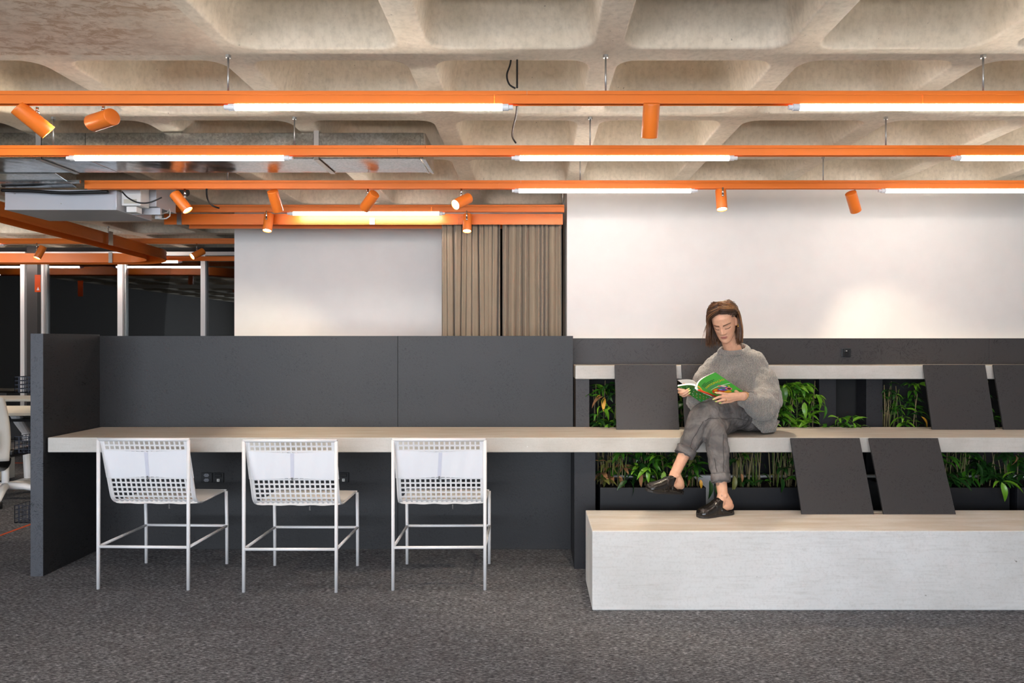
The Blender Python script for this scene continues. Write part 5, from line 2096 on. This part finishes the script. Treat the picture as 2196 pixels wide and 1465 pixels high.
cloth_seam([P(1606, 903, 4.16), P(1570, 897, 4.06), P(1530, 895, 3.98), P(1512, 904, 3.94)])
cloth_seam([P(1512, 904, 3.94), P(1500, 922, 3.93), P(1486, 945, 3.92), P(1478, 958, 3.92)])
cloth_seam([P(1556, 930, 3.92), P(1560, 965, 3.87), P(1556, 1000, 3.83), P(1553, 1016, 3.82)])
cloth_seam([P(1519, 985, 3.86), P(1526, 1005, 3.83), P(1531, 1018, 3.82)])


def on_limb(kn, an, t, ang, r):
    c = kn.lerp(an, t)
    d = (an - kn).normalized()
    u = Vector((0, -1, 0))
    u = (u - d * u.dot(d)).normalized()
    w = d.cross(u)
    return c + (u * math.cos(ang) + w * math.sin(ang)) * r


# --- shoes: black leather mules
M['leather'] = None


def m_leather():
    t = NT('black_glossy_leather')
    v = t.coord()
    vor = t.n('ShaderNodeTexVoronoi')
    vor.inputs['Scale'].default_value = 75
    t.l(v, vor.inputs['Vector'])
    t.set(t.mix(t.noise(v, 20, 3), srgb(20, 17, 16), srgb(34, 28, 25)), .22, 0, .6)
    t.bump(vor.outputs['Distance'], .3, .003)
    return t.m


M['leather'] = m_leather()
M['sole'] = plain('dark_shoe_sole', srgb(44, 40, 38), .55)
M['insole'] = plain('dark_insole', srgb(28, 25, 24), .6)


def sole_w(f):
    return np.interp(f, [0, .03, .10, .25, .45, .65, .82, .93, .98, 1.0], [.010, .020, .0285, .0315, .033, .0400, .0420, .0350, .0220, .010])


def shoe(fr, label):
    so_ = part('shoe', MB().loft([[fpt(fr, f, s * sole_w(f), u) for s, u in ((-1, 0), (1, 0), (1, .016), (-1, .016))] for f in np.linspace(0, 1, 60)]),
               M['sole'], person, world=True, bevel=.003, label=label)
    m = MB()
    nA = 18
    rows = []
    fs = list(np.linspace(.40, .985, 18))
    for f in fs:
        h = np.interp(f, [.40, .48, .6, .75, .88, .95, .985], [.090, .084, .066, .049, .040, .031, .020])
        w = sole_w(f) + .0025
        row = []
        for k in range(nA + 1):
            a = math.pi * k / nA
            s_ = -math.cos(a) * w
            e = math.sin(a)
            row.append(fpt(fr, f - .0 * e, s_ * (1 if e < .8 else 1), .013 + h * e ** .72))
        rows.append(row)
    # tongue curves back over the instep
    tongue = []
    for k in range(nA + 1):
        a = math.pi * k / nA
        e = math.sin(a)
        f = .40 - .10 * max(0, e - .45) / .55
        w = sole_w(.40) + .0025
        tongue.append(fpt(fr, f, -math.cos(a) * w, 0.013 + (.090 + .014 * max(0, e - .45)) * e ** .72))
    rows.insert(0, tongue)
    m.loft(rows, cap=False, closed=False)
    m.f.append(tuple(len(m.v) - 1 - k for k in range(nA + 1)))
    v_ = part('vamp', m, M['leather'], so_, smooth=True, world=True)
    md = v_.modifiers.new('thick', 'SOLIDIFY')
    md.thickness = .0035
    v_.parent = so_
    # low side walls running back toward the open heel
    for s in (-1, 1):
        w_ = MB()
        rws = []
        for f in np.linspace(.13, .43, 9):
            t = (f - .13) / .30
            h = .006 + .036 * t ** 1.4
            w = sole_w(f) + .0025
            rws.append([fpt(fr, f, s * w, .012), fpt(fr, f, s * (w + .001), .012 + h * .5), fpt(fr, f, s * (w - .002), .013 + h)])
        w_.loft(rws, cap=False, closed=False)
        q_ = part('side_wall', w_, M['leather'], so_, smooth=True, world=True)
        md = q_.modifiers.new('thick', 'SOLIDIFY')
        md.thickness = .003
    # strap across the vamp
    bd = []
    for f in (.50, .52, .56, .58):
        h = np.interp(f, [.40, .48, .6, .75], [.090, .084, .066, .049]) + (.0022 if f in (.52, .56) else -.001)
        bd.append([fpt(fr, f, -math.cos(math.pi * k / 16) * (sole_w(f) + (.0045 if f in (.52, .56) else .002)), .013 + h * math.sin(math.pi * k / 16) ** .72) for k in range(17)])
    part('strap', MB().loft(bd, cap=False, closed=False), M['leather'], so_, smooth=True, world=True)
    part('insole', MB().loft([[fpt(fr, f, s * (sole_w(f) - .002), u) for s, u in ((-1, .016), (1, .016), (1, .021), (-1, .021))] for f in np.linspace(.01, .6, 12)]),
         M['insole'], so_, world=True)
    return so_


shoe(FL, 'black leather mule on the dangling foot')
shoe(FR, 'black leather mule standing on the concrete block')
# ------------------------------------------------------------------ open book
bST, bSB = P(1498, 835.5, 3.905), P(1535, 850, 4.055)
bTO, bBO = P(1534, 798, 4.00), P(1594, 839, 4.075)
bTO2, bBO2 = P(1452.5, 829, 3.965), P(1503, 862, 4.055)


def patch(a, b, c, d, bulge):
    """a spine-top, b outer-top, c outer-bottom, d spine-bottom; u spine->outer, v top->bottom"""
    def f(u, v, off=0.0):
        p = (a * (1 - u) + b * u) * (1 - v) + (d * (1 - u) + c * u) * v
        p = p + bulge * (math.sin(math.pi * u ** .75)) * (1 - .75 * v)
        if off:
            e = .02
            q = lambda uu, vv: f(min(max(uu, 0), 1), min(max(vv, 0), 1))
            tu, tv = q(u + e, v) - q(u - e, v), q(u, v + e) - q(u, v - e)
            n = tu.cross(tv).normalized()
            if n.y > 0:
                n = -n
            p = p + n * off
        return p
    return f


fR = patch(bST, bTO, bBO, bSB, Vector((-.030, -.006, .012)))
fL = patch(bST, bTO2, bBO2, bSB, Vector((.006, -.006, .019)))
bk_ = thing('open_book', 'open green paperback with orange and purple title held by the woman', 'book', bSB)
M['cover_green'] = plain('green_cover_print', srgb(72, 168, 58), .3)
M['cover_green2'] = plain('deep_green_cover_print', srgb(58, 140, 52), .3)
M['paper'] = plain('white_paper', srgb(244, 242, 236), .8)
M['ink_orange'] = plain('orange_yellow_ink', srgb(240, 172, 40), .4)
M['ink_red'] = plain('red_orange_ink', srgb(226, 78, 30), .4)
M['ink_purple'] = plain('purple_ink', srgb(92, 76, 160), .4)
M['ink_black'] = plain('black_ink', srgb(34, 44, 36), .4)
M['ink_white'] = plain('white_ink', srgb(240, 240, 236), .4)
M['ink_pink'] = plain('pink_ink', srgb(222, 110, 130), .4)
M['ink_blue'] = plain('pale_blue_ink', srgb(130, 200, 216), .4)
M['ink_skin'] = plain('beige_ink', srgb(222, 200, 160), .4)


def shell(f, o0, o1, nu=24, nv=10, u0=0.0, u1=1.0):
    m = MB()
    g0 = lambda u, v: f(u0 + (u1 - u0) * u, v, o0)
    g1 = lambda u, v: f(u0 + (u1 - u0) * u, v, o1)
    m.grid(g0, nu, nv)
    m.grid(g1, nu, nv)
    for (fa, n) in ((lambda t: (t, 0), nu), (lambda t: (t, 1), nu), (lambda t: (0, t), nv), (lambda t: (1, t), nv)):
        pts = [fa(k / n) for k in range(n + 1)]
        b = len(m.v)
        for q in pts:
            m.v.append(tuple(g0(*q)))
            m.v.append(tuple(g1(*q)))
        for k in range(n):
            m.f.append((b + 2 * k, b + 2 * k + 2, b + 2 * k + 3, b + 2 * k + 1))
    return m


part('front_cover', shell(fR, 0.0, -.0009), M['cover_green'], bk_, smooth=False, world=True)
part('back_cover', shell(fL, 0.0, -.0009), M['cover_green2'], bk_, smooth=False, world=True)
part('page_block', shell(fR, -.001, -.0125, u0=.01, u1=.985), M['paper'], bk_, world=True)
part('page_block', shell(fL, -.001, -.0115, u0=.01, u1=.985), M['paper'], bk_, world=True)
part('spine', MB().tube([bST + Vector((0, -.001, -.001)), bSB + Vector((0, -.001, -.001))], .0058, 10), M['ink_red'], bk_, smooth=True, world=True)
# one lifted page above the right hand
part('loose_page', shell(lambda u, v, off=0.0: fL(.35 + .63 * u, .02 + .5 * v, off) + Vector((-.004 * u, .012, .018 + .010 * u)), -.014, -.0144, 10, 4), M['paper'], bk_, world=True)


def on_cover(f, mb2, mat, name, off=.0006):
    """flat print (u, v coordinates) laid on the curved cover"""
    m = MB()
    m.v = [tuple(f(min(max(a, .003), .997), min(max(b, .003), .997), off)) for a, b in mb2[0]]
    m.f = mb2[1]
    return part(name, m, mat, bk_, world=True)


def disc(cu, cv, ru, rv, n=24, rot=0.0):
    vs, fs = [(cu, cv)], []
    R = 4
    for r in range(1, R + 1):
        for k in range(n):
            a = 2 * math.pi * k / n
            x_, y_ = ru * math.cos(a) * r / R, rv * math.sin(a) * r / R
            vs.append((cu + x_ * math.cos(rot) - y_ * math.sin(rot), cv + x_ * math.sin(rot) + y_ * math.cos(rot)))
    for k in range(n):
        fs.append((0, 1 + k, 1 + (k + 1) % n))
    for r in range(R - 1):
        for k in range(n):
            a, b = 1 + r * n + k, 1 + r * n + (k + 1) % n
            fs.append((a, b, b + n, a + n))
    return vs, fs


def bar(u0, v0, u1, v1, h, n=14):
    vs, fs = [], []
    for k in range(n + 1):
        t = k / n
        vs += [(u0 + (u1 - u0) * t, v0 + (v1 - v0) * t - h / 2), (u0 + (u1 - u0) * t, v0 + (v1 - v0) * t + h / 2)]
    for k in range(n):
        fs.append((2 * k, 2 * k + 2, 2 * k + 3, 2 * k + 1))
    return vs, fs


def text_uv(s, u0, u1, vbase, height):
    cu = bpy.data.curves.new('title_text', 'FONT')
    cu.body = s
    cu.resolution_u = 2
    to = bpy.data.objects.new('title_text', cu)
    COL.objects.link(to)
    bpy.context.view_layer.update()
    me = evaluated(to)
    vs = np.array([v.co[:2] for v in me.vertices])
    fs = [tuple(p.vertices) for p in me.polygons]
    bpy.data.objects.remove(to)
    x0_, x1_ = vs[:, 0].min(), vs[:, 0].max()
    out = [(u0 + (u1 - u0) * (a - x0_) / (x1_ - x0_), vbase - b / .72 * height) for a, b in vs]
    return out, fs


on_cover(fR, text_uv('PARTICIPAÇÃO', .20, .955, .385, .075), M['ink_orange'], 'title')
on_cover(fR, text_uv('POLÍTICA', .20, .66, .485, .075), M['ink_purple'], 'title')
for i, (v, u1_) in enumerate(((.17, .42), (.222, .74), (.274, .66))):
    u = .19
    rt_ = random.Random(i)
    while u < u1_:
        w = rt_.uniform(.035, .06)
        on_cover(fR, bar(u, v, min(u + w, u1_), v, .024, 4), M['ink_black'], 'small_print')
        u += w + .014
vs_, fs_ = [], []
for k in range(25):
    t = k / 24
    vs_ += [(.21 + .76 * t, .545 - .012 * math.sin(math.pi * t)), (.21 + .76 * t, .560 - .012 * math.sin(math.pi * t))]
for k in range(24):
    fs_.append((2 * k, 2 * k + 2, 2 * k + 3, 2 * k + 1))
on_cover(fR, (vs_, fs_), M['ink_white'], 'rule_line')
for args, mt, o_ in (((.335, .765, .205, .185), 'ink_red', .0005), ((.33, .65, .07, .045), 'ink_orange', .0008), ((.52, .735, .13, .07, 24, .5), 'ink_purple', .0008),
                     ((.205, .80, .06, .055), 'ink_black', .0008), ((.225, .775, .035, .035), 'ink_white', .0011), ((.32, .86, .10, .09), 'ink_orange', .0009),
                     ((.56, .90, .13, .06), 'ink_orange', .0007), ((.66, .60, .13, .085, 24, .5), 'ink_purple', .0006), ((.70, .60, .07, .05, 24, .5), 'ink_skin', .0009),
                     ((.60, .545, .06, .03, 24, .4), 'ink_orange', .0009), ((.72, .765, .10, .075), 'ink_pink', .0006), ((.73, .77, .055, .045), 'ink_black', .0009),
                     ((.83, .66, .022, .025), 'ink_orange', .0009), ((.48, .71, .05, .02, 24, .6), 'ink_blue', .001), ((.35, .80, .03, .025), 'ink_white', .0012)):
    on_cover(fR, disc(*args), M[mt], 'illustration_shape', o_)
for a in ((.62, .945, .65, .945, .02), (.67, .945, .76, .945, .010), (.79, .945, .81, .945, .025), (.86, .945, .95, .945, .018)):
    on_cover(fR, bar(*a, 4), M['ink_black'], 'small_print')
vs_, fs_ = [], []
for k in range(13):
    t = k / 12
    vs_ += [(.10 - .10 * t ** 2, .0 + .22 * t), (.16 - .14 * t ** 2, .0 + .26 * t)]
for k in range(12):
    fs_.append((2 * k, 2 * k + 2, 2 * k + 3, 2 * k + 1))
on_cover(fR, (vs_, fs_), M['ink_orange'], 'corner_stripe')
rc = random.Random(5)
for i in range(9):
    for j in range(6):
        u, v = .10 + .10 * i + rc.uniform(-.02, .02), .10 + .16 * j + (.07 if i % 2 else 0)
        if v > .97:
            continue
        on_cover(fL, disc(u, v, .030, .016, 8, rc.uniform(0, 3)), M[rc.choice(['ink_orange', 'ink_white', 'ink_red', 'ink_blue', 'ink_skin', 'ink_pink', 'ink_black'])], 'confetti_mark')
